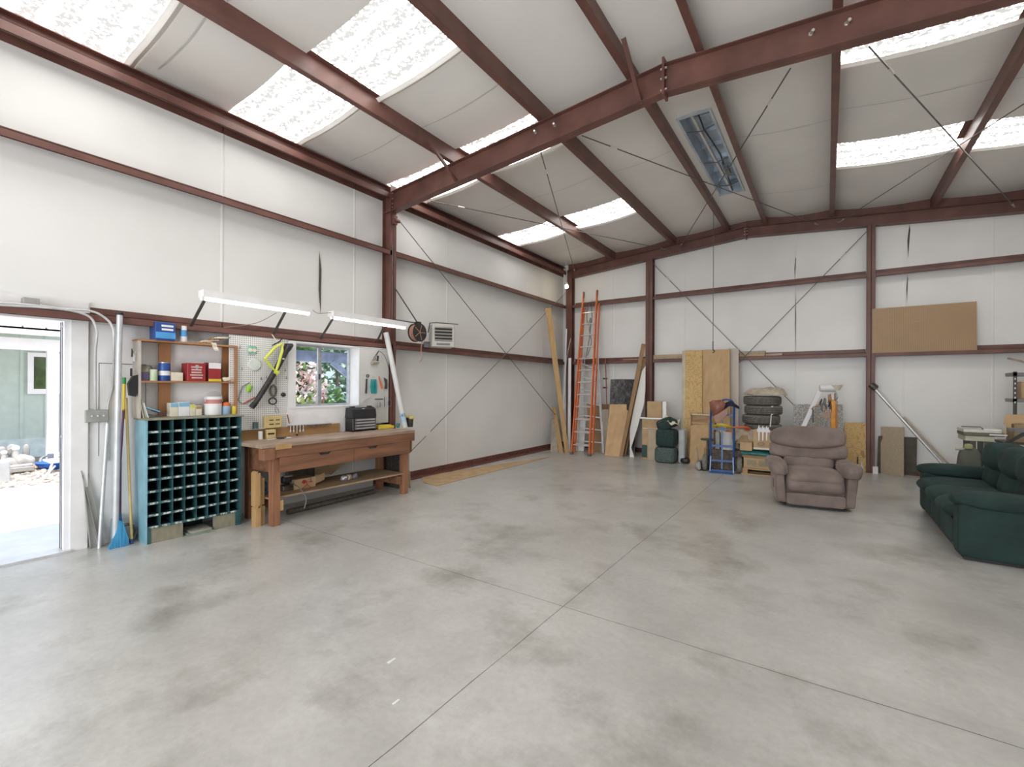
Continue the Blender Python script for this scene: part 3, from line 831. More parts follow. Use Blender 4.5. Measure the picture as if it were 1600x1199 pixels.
MB().box((sx0 - .0, y2, za), (sx0 + .02, y2 + .09, zt)).build('back_slat', shelf_wz, su)


def sp(u, v=None, x=-.06): return L(u, v or 600, x).y      # y position on a shelf seen at u


def text_bars(par, y0, y1, z0, z1, x, mat, rows=3, seed=1):
    rnd = random.Random(seed); h = (z1 - z0) / rows
    for r in range(rows):
        w0 = (y1 - y0) * rnd.uniform(.0, .12); w1 = (y1 - y0) * rnd.uniform(.0, .2)
        MB().box((x, y0 + w0, z1 - (r + .75) * h), (x + .0012, y1 - w1, z1 - (r + .2) * h)).build('lettering', mat, par)


def can(u0, u1, vt, vb, z, x, body, label, cat='paint can', group=None, handle=False, lid=galv, round_=True, band=None):
    y0, y1 = L(u0, vb, x).y, L(u1, vb, x).y; yc = (y0 + y1) / 2; r = (y1 - y0) / 2 * .97
    h = L((u0 + u1) / 2, vt, x).z - z
    t = T('paint_can' if 'can' in cat else cat.replace(' ', '_'), label, cat, (x, yc, z), group=group)
    if round_:
        MB().lathe((x, yc, z), [(r * .96, 0), (r, .004), (r, h - .01), (r * .97, h - .004)], 24).build('body', body, t, smooth=True)
        MB().lathe((x, yc, z), [(r * .9, h - .004), (r * .98, h - .004), (r * .98, h + .002), (r * .85, h + .002), (r * .84, h - .002), (0.001, h - .002)], 24).build('lid', lid, t, smooth=True)
        if band: MB().lathe((x, yc, z), [(r * 1.004, h * band[0]), (r * 1.004, h * band[1])], 24).build('band', band[2], t, smooth=True)
    else:
        MB().rbox((x - r, yc - r, z), (x + r * .9, yc + r, z + h), .004).build('body', body, t)
        if band: MB().box((x + r * .9, yc - r * .98, z + h * band[0]), (x + r * .9 + .001, yc + r * .98, z + h * band[1])).build('band', band[2], t)
    if handle: MB().tube([V((x + r * .3, yc + (r + .004) * math.cos(a), z + h * .72 + r * 1.55 * math.sin(a))) for a in [math.pi * k / 14 for k in range(15)]], .004, 6).build('handle', galv, t, smooth=True)
    return t, y0, y1, h


# top shelf
zt_ = zt + .02
t, y0, y1, h = can(238, 270, 505, 533, zt_, -.03, blue_can, 'square blue tin with white lettering on top of the shelf unit', 'paint can', 'tins on the shelf unit', round_=False)
MB().box((-.03 + (y1 - y0) / 2 * .9, y0 + .004, zt_ + .02), (-.03 + (y1 - y0) / 2 * .9 + .001, y1 - .004, zt_ + h * .45)).build('band', M('sky_blue', (.08, .32, .65), .4), t)
text_bars(t, y0 + .05, y1 - .01, zt_ + h * .5, zt_ + h * .9, -.03 + (y1 - y0) / 2 * .9 + .001, lbl_white, 2, 3)
MB().cyl((-.03, (y0 + y1) / 2, zt_ + h), (-.03, (y0 + y1) / 2, zt_ + h + .012), .025).build('cap', galv, t)
t, y0, y1, h = can(281, 292, 510, 536, zt_, -.02, lbl_white, 'slim white spray bottle with blue label on top of the shelf unit', 'bottle', 'tins on the shelf unit', lid=lbl_white, band=(.35, .75, M('sky_blue', (.08, .32, .65), .4)))
for k in range(7):
    rnd = random.Random(k); y = sp(318 + k * 5, 540); a = rnd.uniform(-.5, .5)
    c = V((-.07 + .05 * rnd.random(), y, zt_ + .012 + .013 * k))
    S('wood_scrap', MB().beam(c - V((.07 * math.sin(a), .07, 0)), c + V((.07 * math.sin(a), .07, .01)), .055, .012, (1, 0, 0)), [pine, cream, grey_w, leather][k % 4],
      ['pine', 'cream', 'grey weathered', 'dark brown', 'second pine', 'second cream', 'uppermost grey'][k] + ' scrap in the loose heap on the shelf unit top', 'wood scrap', 'heap of scraps on the shelf top')
rg = MB(); yy = sp(328, 548)
rg.grid(lambda a, b: V((.035 + .006 * math.sin(b * 9), yy + .05 * (a - .5) + .03 * b, zt_ + .012 - .09 * b)), 6, 8)
S('rag', rg, cream, 'cream rag hanging over the front edge of the shelf unit top', 'rag', smooth=True)
# middle shelf
can(234, 246, 578, 591, zm, .0, M('milky_green', (.50, .60, .40), .4, var=.1), 'small milky green plastic tub on the middle shelf', 'tub', 'containers on the middle shelf', lid=lbl_white)
can(247, 266, 567, 593, zm, -.03, blue_can, 'round blue paint can with white lettering on the middle shelf', 'paint can', 'containers on the middle shelf', band=(.3, .55, lbl_white))
t = T('carton', 'low purple carton at the left end of the middle shelf', 'box', (-.05, sp(227), zm)); MB().rbox((-.12, sp(220.5, x=0), zm), (0, sp(233, x=0), zm + .085), .003).build('body', M('violet_card', (.10, .08, .16), .6), t)
t = T('cloth_bundle', 'patterned cloth bundle on the purple carton', 'cloth', (-.05, sp(230), zm + .085)); MB().puff((-.06, sp(230, x=-.03), zm + .125), (.05, .055, .045), 3, 10, .03, 18, 2).build('cloth', M('camouflage_cloth', (.30, .27, .2), .8, col2=(.06, .06, .05), scale=22), t, smooth=True)
t = T('carton', 'plain cream carton on the middle shelf beside the red tin', 'box', (-.05, sp(276), zm)); MB().rbox((-.12, sp(267, x=0), zm), (0, sp(286, x=0), zm + .095), .003).build('body', cream, t)
t, y0, y1, h = can(288, 317, 568, 594, zm, -.045, red_can, 'large square dark red tin with white lettering on the middle shelf', 'paint can', 'containers on the middle shelf', round_=False)
text_bars(t, y0 + .025, y1 - .02, zm + h * .12, zm + h * .85, -.045 + (y1 - y0) / 2 * .9 + .0005, M('pale_red_lettering', (.62, .42, .40), .5), 5, 5)
MB().prism([(-.045 + (y1 - y0) / 2 * .9 + .001, (y0 + y1) / 2 + d_[0], zm + h * .75 + d_[1]) for d_ in ((-.015, .03), (.015, .03), (.015, .0), (0, -.02), (-.015, 0))], (.0015, 0, 0)).build('shield', galv, t)
t, y0, y1, h = can(322, 342, 567, 594, zm, -.045, red_can, 'square red and white tin with a yellow foot on the middle shelf', 'paint can', 'containers on the middle shelf', round_=False, band=(.68, .98, lbl_white))
MB().box((-.045 + (y1 - y0) / 2 * .9, y0, zm + .002), (-.045 + (y1 - y0) / 2 * .9 + .0015, y1, zm + .03)).build('band', yellow, t)
t = T('cloth_bundle', 'small beige glove lying at the right end of the middle shelf', 'glove', (-.05, sp(352), zm)); MB().puff((-.03, sp(353, x=-.03), zm + .025), (.04, .045, .025), 3, 8, .02, 25, 4).build('cloth', cream, t, smooth=True)
# lower shelf = cabinet top
zc = CH + .018
for k, (u, m_) in enumerate(((223, cream), (227, M('pale_green_card', (.5, .55, .42), .6)), (230, lbl_white))):
    y = L(u, 640, .0).y
    S('leaning_book', MB().prism([(-.12, y, zc), (.01, y, zc), (.01, y - .04, zc + .22 - .03 * k), (-.12, y - .04, zc + .22 - .03 * k)], (0, .012, 0)), m_,
      ['cream sheet leaning at the left end of the bottom shelf, first', 'pale green folder leaning at the left end of the bottom shelf', 'white folder leaning rightmost in the row of three'][k], 'folder', 'folders on the cabinet top')
for k, (u, m_) in enumerate(((240, lbl_blue), (252, M('dark_blue_card', (.03, .06, .12), .5)), (244, grey_p))):
    c = V((-.02 - .03 * k, L(u, 645, 0).y, zc + .004 + .026 * (2 - k)))
    S('sandpaper_pack', MB().beam(c + V((0, -.06, .05 - .01 * k)), c + V((0, .05, .004)), .09, .01, (1, 0, 0)), m_, ['light blue flat packet lying aslant on the cabinet top', 'dark blue flat packet on the cabinet top beside the boxes', 'dark grey packet under the blue packets on the cabinet top'][k], 'packet', 'packets on the cabinet top')
for u0, u1, h, m_, lb, bm_ in ((266, 279, .15, cream, 'tall cream carton with light blue top on the cabinet top', lbl_blue), (279, 297, .155, lbl_white, 'white and light blue carton on the cabinet top', lbl_blue), (297, 306, .125, cream, 'narrow cream carton between the blue carton and the wreath-print box', lime), (306, 316, .11, cream, 'cream box with a brown round print on the cabinet top', card_d)):
    y0, y1 = L(u0, 648, .0).y, L(u1, 648, .0).y
    t = T('carton', lb, 'box', (-.05, (y0 + y1) / 2, zc), group='cartons on the cabinet top'); MB().rbox((-.10, y0, zc), (0, y1 - .003, zc + h), .003).build('body', m_, t)
    MB().box((0, y0 + .003, zc + h * .68), (.001, y1 - .006, zc + h - .003)).build('printed_band', bm_, t)
t, y0, y1, h = can(319, 346, 620, 646, zc, -.035, lbl_white, 'white plastic pail with red band and wire handle on the cabinet top', 'pail', 'pots on the cabinet top', handle=True, lid=lbl_white, band=(.62, .85, M('faded_red', (.55, .22, .2), .5)))
t, y0, y1, h = can(347, 360, 634, 646, zc, -.0, M('pale_blue_label', (.3, .45, .6), .5), 'small tub with blue band and round orange lid on the cabinet top', 'tub', 'pots on the cabinet top', lid=orange_fg)
MB().puff((0, (y0 + y1) / 2, zc + h + .012), ((y1 - y0) / 2 * .9, (y1 - y0) / 2 * .9, .03), 2, 8).build('dome_lid', orange_fg, t, smooth=True)
can(361, 370, 635, 646, zc, .0, yellow, 'small yellow-green tub at the right end of the cabinet top', 'tub', 'pots on the cabinet top', lid=yellow)

# ------------------------------------------------------------------ workbench
BZ = .955
wb = T('workbench', 'long brown wooden workbench with two drawers and a lower shelf', 'workbench', (.35, 3.8, 0))
by0, by1 = 2.64, 4.955
MB().rbox((.0, by0, BZ - .04), (.71, by1, BZ), .004).build('top', bench_t, wb)
ap = MB().box((.665, by0 + .1, BZ - .16), (.70, by1 - .0, BZ - .042)); ap.build('upper_apron', bench_w, wb)
MB().box((.02, by1 - .05, BZ - .33), (.665, by1 - .02, BZ - .042)).build('end_board', bench_w, wb)
MB().box((.02, 2.80, BZ - .34), (.66, 2.83, BZ - .042)).build('end_board', bench_w, wb)
for k, (a, b) in enumerate(((2.86, 3.86), (3.865, 4.86))):
    zt0, zb0 = BZ - .163, BZ - .335; uc = (508, 583)[k]
    yc = L(uc, 706, .70).y
    o = [(.682, a, zb0), (.682, b, zb0), (.682, b, zt0), (.682, yc + .09, zt0), (.682, yc + .06, zt0 - .032), (.682, yc - .06, zt0 - .032), (.682, yc - .09, zt0), (.682, a, zt0)]
    dw = MB().prism(o, (.02, 0, 0)).build('drawer', bench_w, wb)
    MB().box((.20, a + .02, zb0 + .02), (.68, b - .02, zb0 + .03)).build('drawer_bottom', dark_b, dw)
    MB().box((.655, yc - .12, zt0 - .05), (.665, yc + .12, zt0 + .01)).build('grip_recess', dark_b, dw)
for x0, y0 in ((.575, 2.79), (.575, 4.765), (.02, 2.79), (.02, 4.765)):
    MB().rbox((x0, y0, 0), (x0 + .09, y0 + .095, BZ - .04), .004).build('leg', bench_l, wb)
MB().rbox((.60, 2.665, BZ - .175), (.712, 2.80, BZ - .045), .004).build('vise_block', bench_l, wb)
MB().box((.70, 2.80, BZ - .065), (.713, 2.99, BZ - .01)).build('patch', pine, wb)
MB().rbox((.02, 2.86, .17), (.62, 2.89, .30), .003).build('stretcher', bench_w, wb); MB().rbox((.02, 4.72, .15), (.64, 4.765, .27), .003).build('stretcher', bench_w, wb)
MB().rbox((.55, 2.885, .165), (.66, 2.925, .285), .003).build('stretcher_end', pine, wb)
MB().prism([(.0, 2.80, .30), (.60, 2.80, .30), (.655, 4.80, .30), (.0, 4.80, .30)], (0, 0, .02)).build('lower_shelf', wood('bench_shelf_wood', (.42, .29, .18), (.28, .18, .10), 'y'), wb)
MB().box((.0, 2.64, BZ), (.018, 4.12, BZ + .125)).build('back_rail', pine_x if False else M('rail_board', (.42, .24, .09), .6, col2=(.28, .15, .06), scale=6, stretch=(1, .2, 2)), wb)
# things on the bench top
tb = T('tool_box', 'black plastic drawer chest with silver drawers on the workbench', 'tool chest', (.12, 4.3, BZ))
y0, y1 = L(550, 670, .20).y, L(587, 670, .20).y; xb0, xb1 = -.0 + .03, .22
zt2 = L(570, 637, .2).z
MB().rbox((xb0, y0, BZ + .012), (xb1, y1, BZ + .20), .01).build('case', black_p, tb)
MB().prism([(xb0, y0, BZ + .20), (xb1, y0, BZ + .20), (xb1 - .02, y0, zt2 - .03), (xb1 - .06, y0, zt2), (xb0 + .02, y0, zt2)], (0, y1 - y0, 0)).build('lid', black_p, tb)
for k in range(4):
    zz = BZ + .03 + k * .042
    dr = MB().box((xb1, y0 + .035, zz), (xb1 + .006, y1 - .012, zz + .032)).build('drawer', grey_p, tb)
    MB().box((xb1 + .006, y0 + .06, zz + .008), (xb1 + .010, y1 - .04, zz + .02)).build('clear_front', alu, dr)
for ya_ in (y0 + .02, y1 - .10): MB().box((xb0 + .08, ya_, zt2), (xb0 + .12, ya_ + .07, zt2 + .02)).build('latch', black_p, tb)
MB().box((xb1 - .03, (y0 + y1) / 2 - .03, zt2 - .02), (xb1 - .018, (y0 + y1) / 2 + .01, zt2 - .012)).build('emblem', lbl_white, tb)
for ya_ in (y0, y1 - .04): MB().box((xb0, ya_, BZ), (xb1, ya_ + .04, BZ + .012)).build('foot', black_p, tb)
# yellow level box + bucket with gloves
t = T('yellow_case', 'flat yellow tool case lying on the bench below the narrow pegboard', 'case', (.15, 4.72, BZ))
y0, y1 = L(589, 668, .15).y, L(613, 668, .15).y
MB().rbox((.05, y0, BZ), (.20, y1, BZ + .045), .008).build('body', yellow, t); MB().rbox((.07, y0 + .02, BZ + .045), (.18, y1 - .04, BZ + .06), .006).build('lid', yellow, t)
t = T('bucket', 'dark bucket holding yellow gloves on the right end of the workbench', 'bucket', (.30, 4.9, BZ))
c = L(640, 672, .22); c = V((.22, c.y, BZ)); r = .062
MB().lathe(c, [(r * .85, 0), (r, .15), (r * 1.06, .15), (r * .9, .145), (.001, .06)], 20).build('pail', M('dark_brown_plastic', (.05, .04, .035), .5), t, smooth=True)
MB().tube([c + V((0, r * math.cos(a), .15 + .07 * math.sin(a))) for a in [math.pi * k / 12 for k in range(13)]], .002, 6).build('handle', galv, t, smooth=True)
for k in range(4):
    a = k * 1.6
    S('work_glove', MB().puff(c + V((.03 * math.cos(a), .045 * math.sin(a) - .01 * k, .155 + .008 * k)), (.035, .05, .018), 3, 8, .02, 30, k), M('yellow_glove', (.68, .58, .22), .7, var=.15, scale=30),
      ['pale yellow glove at the front rim of the bucket on the bench', 'pale yellow glove at the far side of the bucket on the bench', 'pale yellow glove at the wall side of the bucket on the bench', 'uppermost pale yellow glove on the bucket on the bench'][k], 'glove', 'gloves in the bucket', smooth=True)
c = L(622, 668, .2); c.z = BZ
S('plant_pot', MB().lathe(V((.2, c.y, BZ)), [(.02, 0), (.03, .05), (.034, .07)], 14), M('teal_cup', (.05, .25, .22), .5), 'small teal cup beside the glove bucket on the bench', 'cup', smooth=True)
# yellow slotted organiser, mugs, clutter at the left end
t = T('tool_organizer', 'yellow slotted wall box on the bench back rail under the leaf blower', 'organizer', L(428, 668, .03))
a, b = L(414, 651, .05), L(441, 668, .05)
MB().rbox((-.01, a.y, b.z), (.05, b.y, a.z), .006).build('body', M('wheat_plastic', (.62, .48, .22), .5), t)
for k in range(2):
    for q_ in range(2):
        yy = a.y + (b.y - a.y) * (.25 + .36 * q_); zz = b.z + (a.z - b.z) * (.62 - .34 * k)
        MB().box((.05, yy, zz), (.0515, yy + (b.y - a.y) * .25, zz + .012)).build('slot', black_p, t)
a, b = L(416, 672, .08), L(430, 685, .08)
t = S('battery_charger', MB().rbox((.03, a.y, BZ), (.10, b.y, a.z), .006), M('wheat_plastic', (.62, .48, .22), .5), 'small yellow box standing on the bench under the slotted wall box', 'charger')
MB().box((.10, a.y + .01, BZ + .05), (.101, b.y - .02, BZ + .07)).build('slot', black_p, t)
t = S('mug', MB().lathe(V((.09, L(407, 680, .09).y, BZ)), [(.025, 0), (.026, .10), (.022, .10), (.021, .01), (.001, .01)], 18), lbl_white, 'white cylindrical mug on the left end of the bench', 'mug', smooth=True)
t = S('steel_mug', MB().lathe(V((.02, L(399, 664, .02).y, BZ + .126)), [(.03, 0), (.03, .085), (.026, .085), (.025, .01), (.001, .01)], 18), M('slate_mug', (.10, .16, .17), .4, .3), 'dark metal mug on a ledge in front of the left pegboard', 'mug', smooth=True)
ST('trim_10', MB().box((-.01, 2.66, BZ + .125), (.06, 3.02, BZ + .13)), alu)
for k, u in enumerate((423, 440, 448)):
    c = L(u, 689 - k * 1.0, .22)
    S('bench_clutter', MB().rbox((c.x - .03, c.y - .05, BZ), (c.x + .03, c.y + .05, BZ + .012 + .006 * (k == 1)), .004), [alu, black_p, lbl_white][k], ['flat metal scraper lying on the bench top near its left end', 'small black block on the bench top in front of the yellow box', 'short white strip lying on the bench top'][k], 'tool', 'odds on the bench top')
# wall rack with hanging drivers along the rail
rk = T('tool_rack', 'dark metal tool rack with hanging tools below the window', 'tool rack', L(468, 660, .03))
a, b = L(450, 660, .03), L(517, 660, .03)
MB().box((.018, a.y, BZ + .125), (.05, L(476, 660, .03).y, BZ + .14)).build('bar', grey_p, rk); MB().box((.018, L(479, 660, .03).y, BZ + .125), (.05, b.y, BZ + .135)).build('bar', grey_p, rk)
for k, u in enumerate((453, 458, 463, 468, 473)):
    y = L(u, 664, .04).y; h = .06 + .05 * (k % 3 == 2)
    t = T('screwdriver', ['chrome handled driver hanging leftmost in the rack', 'short chrome tool second in the rack below the window', 'long black handled driver hanging in the middle of the rack', 'chrome bulb handled tool fourth in the rack', 'short driver at the right end of the first rack bar'][k], 'screwdriver', (.04, y, BZ + .03), group='tools in the rack')
    MB().cyl((.056, y, BZ + .14), (.056, y, BZ + .14 - h), .005, n=8).build('shank', alu, t, smooth=True)
    MB().lathe((.056, y, BZ + .14 - h - .035), [(.006, 0), (.012, .008), (.011, .03), (.006, .035)], 12).build('handle', black_p if k == 2 else alu, t, smooth=True)
t = T('hammer', 'dark hammer handle standing up at the left end of the rack', 'hammer', L(450, 655, .03)); MB().tube([L(452, 662, .04), L(449, 648, .04)], .008, 8).build('handle', leather, t, smooth=True)
for k, u in enumerate((485, 492, 499, 508)):
    y = L(u, 664, .04).y
    S('clamp', MB().tube([V((.056, y + .016 * math.cos(q), BZ + .115 + .016 * math.sin(q))) for q in [i * math.pi / 6 for i in range(12)]], .005, 6, True), dark_rod, ['first', 'second', 'third', 'fourth'][k] + ' small round clamp from the left on the second rack bar', 'clamp', 'clamps on the rack', smooth=True)

# things on the lower shelf
zsf = .32
ci = T('circular_saw', 'blue power saw on the left end of the bench shelf', 'power saw', (.3, 2.98, zsf))
c = L(408, 770, .38); c = V((.40, 2.82 + .02, zsf))
c = V((.32, L(405, 775, .32).y, zsf))
MB().rbox(c + V((-.05, -.09, 0)), c + V((.05, .08, .05)), .01).build('base', M('steel_blue', (.06, .14, .22), .4, .2), ci)
MB().puff(c + V((0, .02, .10)), (.05, .07, .06), 3, 8).build('motor', M('steel_blue', (.06, .14, .22), .4, .2), ci, smooth=True)
MB().tube([c + V((0, -.05, .07)), c + V((0, -.02, .15)), c + V((0, .05, .16)), c + V((0, .07, .10))], .014, 8).build('handle', black_p, ci, smooth=True)
c = V((.34, L(447, 755, .34).y, zsf))
sg = T('bench_grinder', 'dark hand-held sander with trailing cord on the bench shelf', 'power tool', c)
MB().rbox(c + V((-.05, -.07, 0)), c + V((.06, .08, .07)), .01).build('body', steel_rust, sg)
MB().puff(c + V((0, .0, .13)), (.045, .06, .05), 3, 8).build('housing', black_p, sg, smooth=True)
MB().rbox(c + V((.02, -.05, .17)), c + V((.06, .06, .19)), .008).build('top_grip', M('taupe_plastic', (.3, .26, .24), .5), sg)
P = bez([c + V((.06, .02, .1)), c + V((.2, .05, .05)), V((.68, c.y + .06, .26)), V((.69, c.y + .03, .14))]); MB().tube(P, .006, 6).build('cord', grey_p, sg, smooth=True)
# cardboard carton with red print
y0, y1 = L(460, 765, .42).y, L(493, 765, .42).y
cb = T('cardboard_box', 'open brown cardboard box with red print on the bench shelf', 'cardboard box', (.3, (y0 + y1) / 2, zsf))
zc2 = L(480, 747, .42).z
MB().box((.10, y0, zsf), (.42, y1, zc2)).build('body', card, cb)
MB().prism([(.42, y1, zc2), (.42, y1, zsf + .03), (.36, y1 + .17, zsf + .05), (.36, y1 + .17, zc2 + .02)], (-.004, 0, 0)).build('flap', card, cb)
m = MB(); yc = L(475, 757, .42).y; zz = (zsf + zc2) / 2 + .02
for k in range(14):
    a = 2 * math.pi * k / 14
m.prism([(.4205, yc + .028 * math.cos(2 * math.pi * k / 14), zz + .024 * math.sin(2 * math.pi * k / 14)) for k in range(14)], (.001, 0, 0)); m.build('round_print', red_m, cb)
m = MB(); y_ = L(485, 757, .42).y
m.box((.4205, y_, zz - .02), (.4215, y_ + .012, zz + .035)); m.build('print_bar', red_m, cb)
MB().box((.4205, y_ - .02, zz - .02), (.4215, y_ + .03, zz - .01)).build('print_bar', red_m, cb)
gp = T('clamp_lamp', 'red handled clamp with thin arms in front of the red printed box', 'clamp', (.5, yc, zsf))
MB().tube([(.50, yc - .08, zsf + .012), (.47, yc + .01, zsf + .05), (.50, yc + .05, zsf + .012)], .005, 6).build('arm', red_m, gp, smooth=True)
MB().tube([(.47, yc + .01, zsf + .05), (.46, yc + .01, zsf + .10)], .007, 6).build('grip', red_m, gp, smooth=True)
# leaning cardboard sheet behind, dark case
P = [L(u, v, .12) for u, v in ((492, 742), (518, 742), (541, 722), (541, 716), (492, 716))]
S('cardboard_sheet', MB().prism(P, (-.01, 0, 0)), card_d, 'brown cardboard sheet cut aslant behind the box under the bench', 'cardboard sheet')
P = [L(u, v, .10) for u, v in ((466, 765), (492, 765), (492, 722), (466, 730))]
S('dark_case', MB().rbox((.03, L(447, 740, .06).y, zsf), (.09, L(490, 740, .06).y, .62), .005), dark_b, 'dark case standing at the back of the bench shelf', 'case')
c = L(556, 752, .45); 
for k in range(3):
    S('metal_fitting', MB().puff(V((.42, L(538 + 8 * k, 753, .42).y, zsf + .035)), (.035, .045, .035), 2.5, 7, .02, 30, k + 5), [alu, M('tan_metal', (.45, .38, .3), .5, .2), grey_p][k], ['silver fitting in the pile on the bench shelf right of the box', 'tan fitting in the middle of the pile on the bench shelf', 'dark fitting at the right of the pile on the bench shelf'][k], 'fitting', 'fittings on the bench shelf', smooth=True)
# trolley / pipe under the shelf
S('black_pipe', MB().tube([(.35, 3.15, .045), (.30, 4.5, .045)], .035, 12), steel_rust, 'dark pipe lying on the floor under the workbench', 'pipe', smooth=True)
# blocks of wood stacked between cabinet and bench
for k, (u0, v0, u1, v1, y, z0_, h, dx, lb) in enumerate(((0, 0, 0, 0, 2.70, 0, .235, .06, 'short thick wood block, lower left one beside the pigeonhole cabinet'), (0, 0, 0, 0, 2.765, 0, .24, .02, 'short thick wood block, lower right one by the bench leg'),
                                             (0, 0, 0, 0, 2.70, .235, .40, .05, 'tall tapered wood block standing on the lower left block'), (0, 0, 0, 0, 2.762, .24, .33, .015, 'tapered wood block standing on the lower right block'))):
    x1 = .47 + dx
    S('wood_block', MB().prism([(x1 - .10, y - .028, z0_), (x1, y - .028, z0_), (x1, y + .03, z0_), (x1 - .10, y + .03, z0_)], (0, 0, h - .02)).prism([(x1 - .10, y - .028, z0_ + h - .02), (x1, y - .028, z0_ + h - .02), (x1 - .01, y - .01, z0_ + h), (x1 - .09, y - .01, z0_ + h)], (0, .02, 0)), pine, lb, 'wood block', 'wood blocks by the bench')
# step unit / bundle behind the bench's right end
st = T('stacked_shelves', 'dark narrow rack of curved slats behind the right bench legs', 'rack', (.2, 5.1, 0))
MB().box((-.0, 5.0, 0), (.42, 5.02, .86)).build('side', steel_rust, st); MB().box((.0, 5.09, 0), (.42, 5.11, .80)).build('side', grey_w, st)
for k in range(5): MB().tube([(.0, 5.055, .14 + .15 * k), (.2, 5.055, .11 + .15 * k), (.41, 5.055, .16 + .15 * k)], .022, 8).build('slat', M('olive_grey', (.22, .2, .14), .6, var=.2), st, smooth=True)
S('board_offcut', MB().prism([(.20, 5.135, 0), (.42, 5.135, 0), (.40, 5.135, .27), (.24, 5.135, .30)], (0, .014, 0)), ply, 'small plywood offcut standing on the floor at the right end of the bench', 'board')
P = [F(u, v) for u, v in ((660, 755), (682, 760), (862, 719), (788, 725))]
P = [F(658, 745), F(662, 755), F(683, 760), F(858, 715), F(775, 727)]
S('cardboard_floor_sheet', MB().prism([p + V((0, 0, .002)) for p in P], (0, 0, .008)), card, 'flattened tan cardboard sheet lying on the floor along the left wall', 'cardboard sheet')

# ------------------------------------------------------------------ things on the wall and pegboards
bl = T('leaf_blower', 'leaf blower with yellow-green handle and long black tube hanging on the pegboard', 'leaf blower', L(425, 590, .06))
xq = .07
P = [L(u, v, xq) for u, v in ((395, 636), (404, 622), (420, 597), (434, 573), (447, 548))]
MB().tube(P, [.030, .032, .034, .036, .040], 16).build('tube', M('charcoal_plastic', (.035, .032, .030), .5, var=.3, scale=20), bl, smooth=True)
MB().tube([L(393, 637, xq), L(398, 631, xq)], .035, 16).build('nozzle_ring', black_p, bl, smooth=True)
MB().tube([L(447, 548, xq), L(450, 542, xq), L(457, 539, xq)], [.042, .055, .02], 16).build('intake', black_p, bl, smooth=True)
m = MB(); Q = [L(u, v, xq + .03) for u, v in ((441, 537), (430, 543), (414, 561), (422, 571), (431, 581), (437, 563), (441, 548))]
m.tube(Q, .019, 10, True); m.build('handle', lime, bl, smooth=True)
MB().tube([L(428, 580, xq + .02), L(434, 583, xq + .02)], [.030, .036], 12).build('collar', lime, bl, smooth=True)
MB().tube([L(425, 540, xq), L(437, 534, xq), L(440, 530, xq - .02)], .008, 8).build('trigger_guard', black_p, bl, smooth=True)
MB().box((xq + .03, L(439, 560, xq).y, L(439, 562, xq).z), (xq + .042, L(442, 560, xq).y, L(439, 560, xq).z)).build('label', lbl_white, bl)
MB().tube(bez([L(425, 523, .02), L(430, 530, .04), L(434, 536, .05)]), .006, 6).build('hanging_strap', cream, bl, smooth=True)
t = T('coiled_cable', 'dark coiled power cord hanging on the pegboard beside the leaf blower', 'cord', L(427, 620, .02))
MB().tube([L(431, 584, .02), L(431, 601, .02)], .003, 6).build('tie', grey_p, t, smooth=True)
for k in range(3):
    MB().tube([L(427 + (5.5 - k) * math.cos(a), 611 + (9.5 - k) * math.sin(a), .015 + .006 * k) for a in [i * math.pi / 10 for i in range(20)]], .006, 6, True).build('loop', rubber, t, smooth=True)
MB().tube([L(426 + 6 * math.cos(a), 627 + 5 * math.sin(a), .02) for a in [i * math.pi / 8 for i in range(16)]], .009, 6, True).build('loop', black_p, t, smooth=True)
MB().tube(bez([L(429, 632, .02), L(434, 640, .02), L(436, 645, .02), L(431, 645, .02), L(430, 636, .02)]), .004, 6).build('cord_end', grey_p, t, smooth=True)
c = L(398, 570, .0)
S('round_dish', MB().lathe(V((-.012, c.y, c.z)), [(.001, 0), (.078, 0), (.08, .006), (.07, .022), (.001, .03)], 28, 'x'), M('frosted_white', (.66, .70, .66), .4), 'round frosted white dish hanging on the left pegboard', 'dish', smooth=True)
t = T('outlet_plate', 'green mounted outlet with two round white sockets on the left pegboard', 'outlet', L(394, 547, 0))
c = L(394, 547, .0)
MB().rbox((-.012, c.y - .055, c.z - .05), (.01, c.y + .05, c.z + .05), .006).build('plate', M('sage_enamel', (.25, .48, .38), .5), t)
for dy in (-.028, .022): MB().lathe(V((.01, c.y + dy, c.z - .005)), [(.001, 0), (.024, 0), (.022, .012), (.001, .012)], 16, 'x').build('socket', cream, t, smooth=True)
t = T('hack_saw', 'hacksaw frame with a red grip hanging on the left pegboard', 'saw', L(385, 625, 0))
MB().tube([L(u, v, 0) for u, v in ((390, 598), (379, 604), (372, 625), (377, 631), (384, 629))], .005, 6).build('frame', grey_p, t, smooth=True)
MB().tube([L(380, 631, 0), L(398, 621, 0)], .009, 8).build('grip', M('dusty_red', (.4, .12, .1), .5), t, smooth=True)
S('green_tape', MB().puff(L(389, 607, .0), (.015, .028, .045), 3, 8, .02, 20, 9), M('bright_green', (.30, .62, .05), .5), 'bright green tag hanging on the left pegboard', 'tag', smooth=True)
c = L(443, 617, .0)
S('black_knob', MB().lathe(V((-.012, c.y, c.z)), [(.001, 0), (.03, 0), (.026, .02), (.012, .028), (.001, .03)], 18, 'x'), black_p, 'black round knob on the left pegboard near the window edge', 'clip', smooth=True)  # a black knob fixed to the pegboard
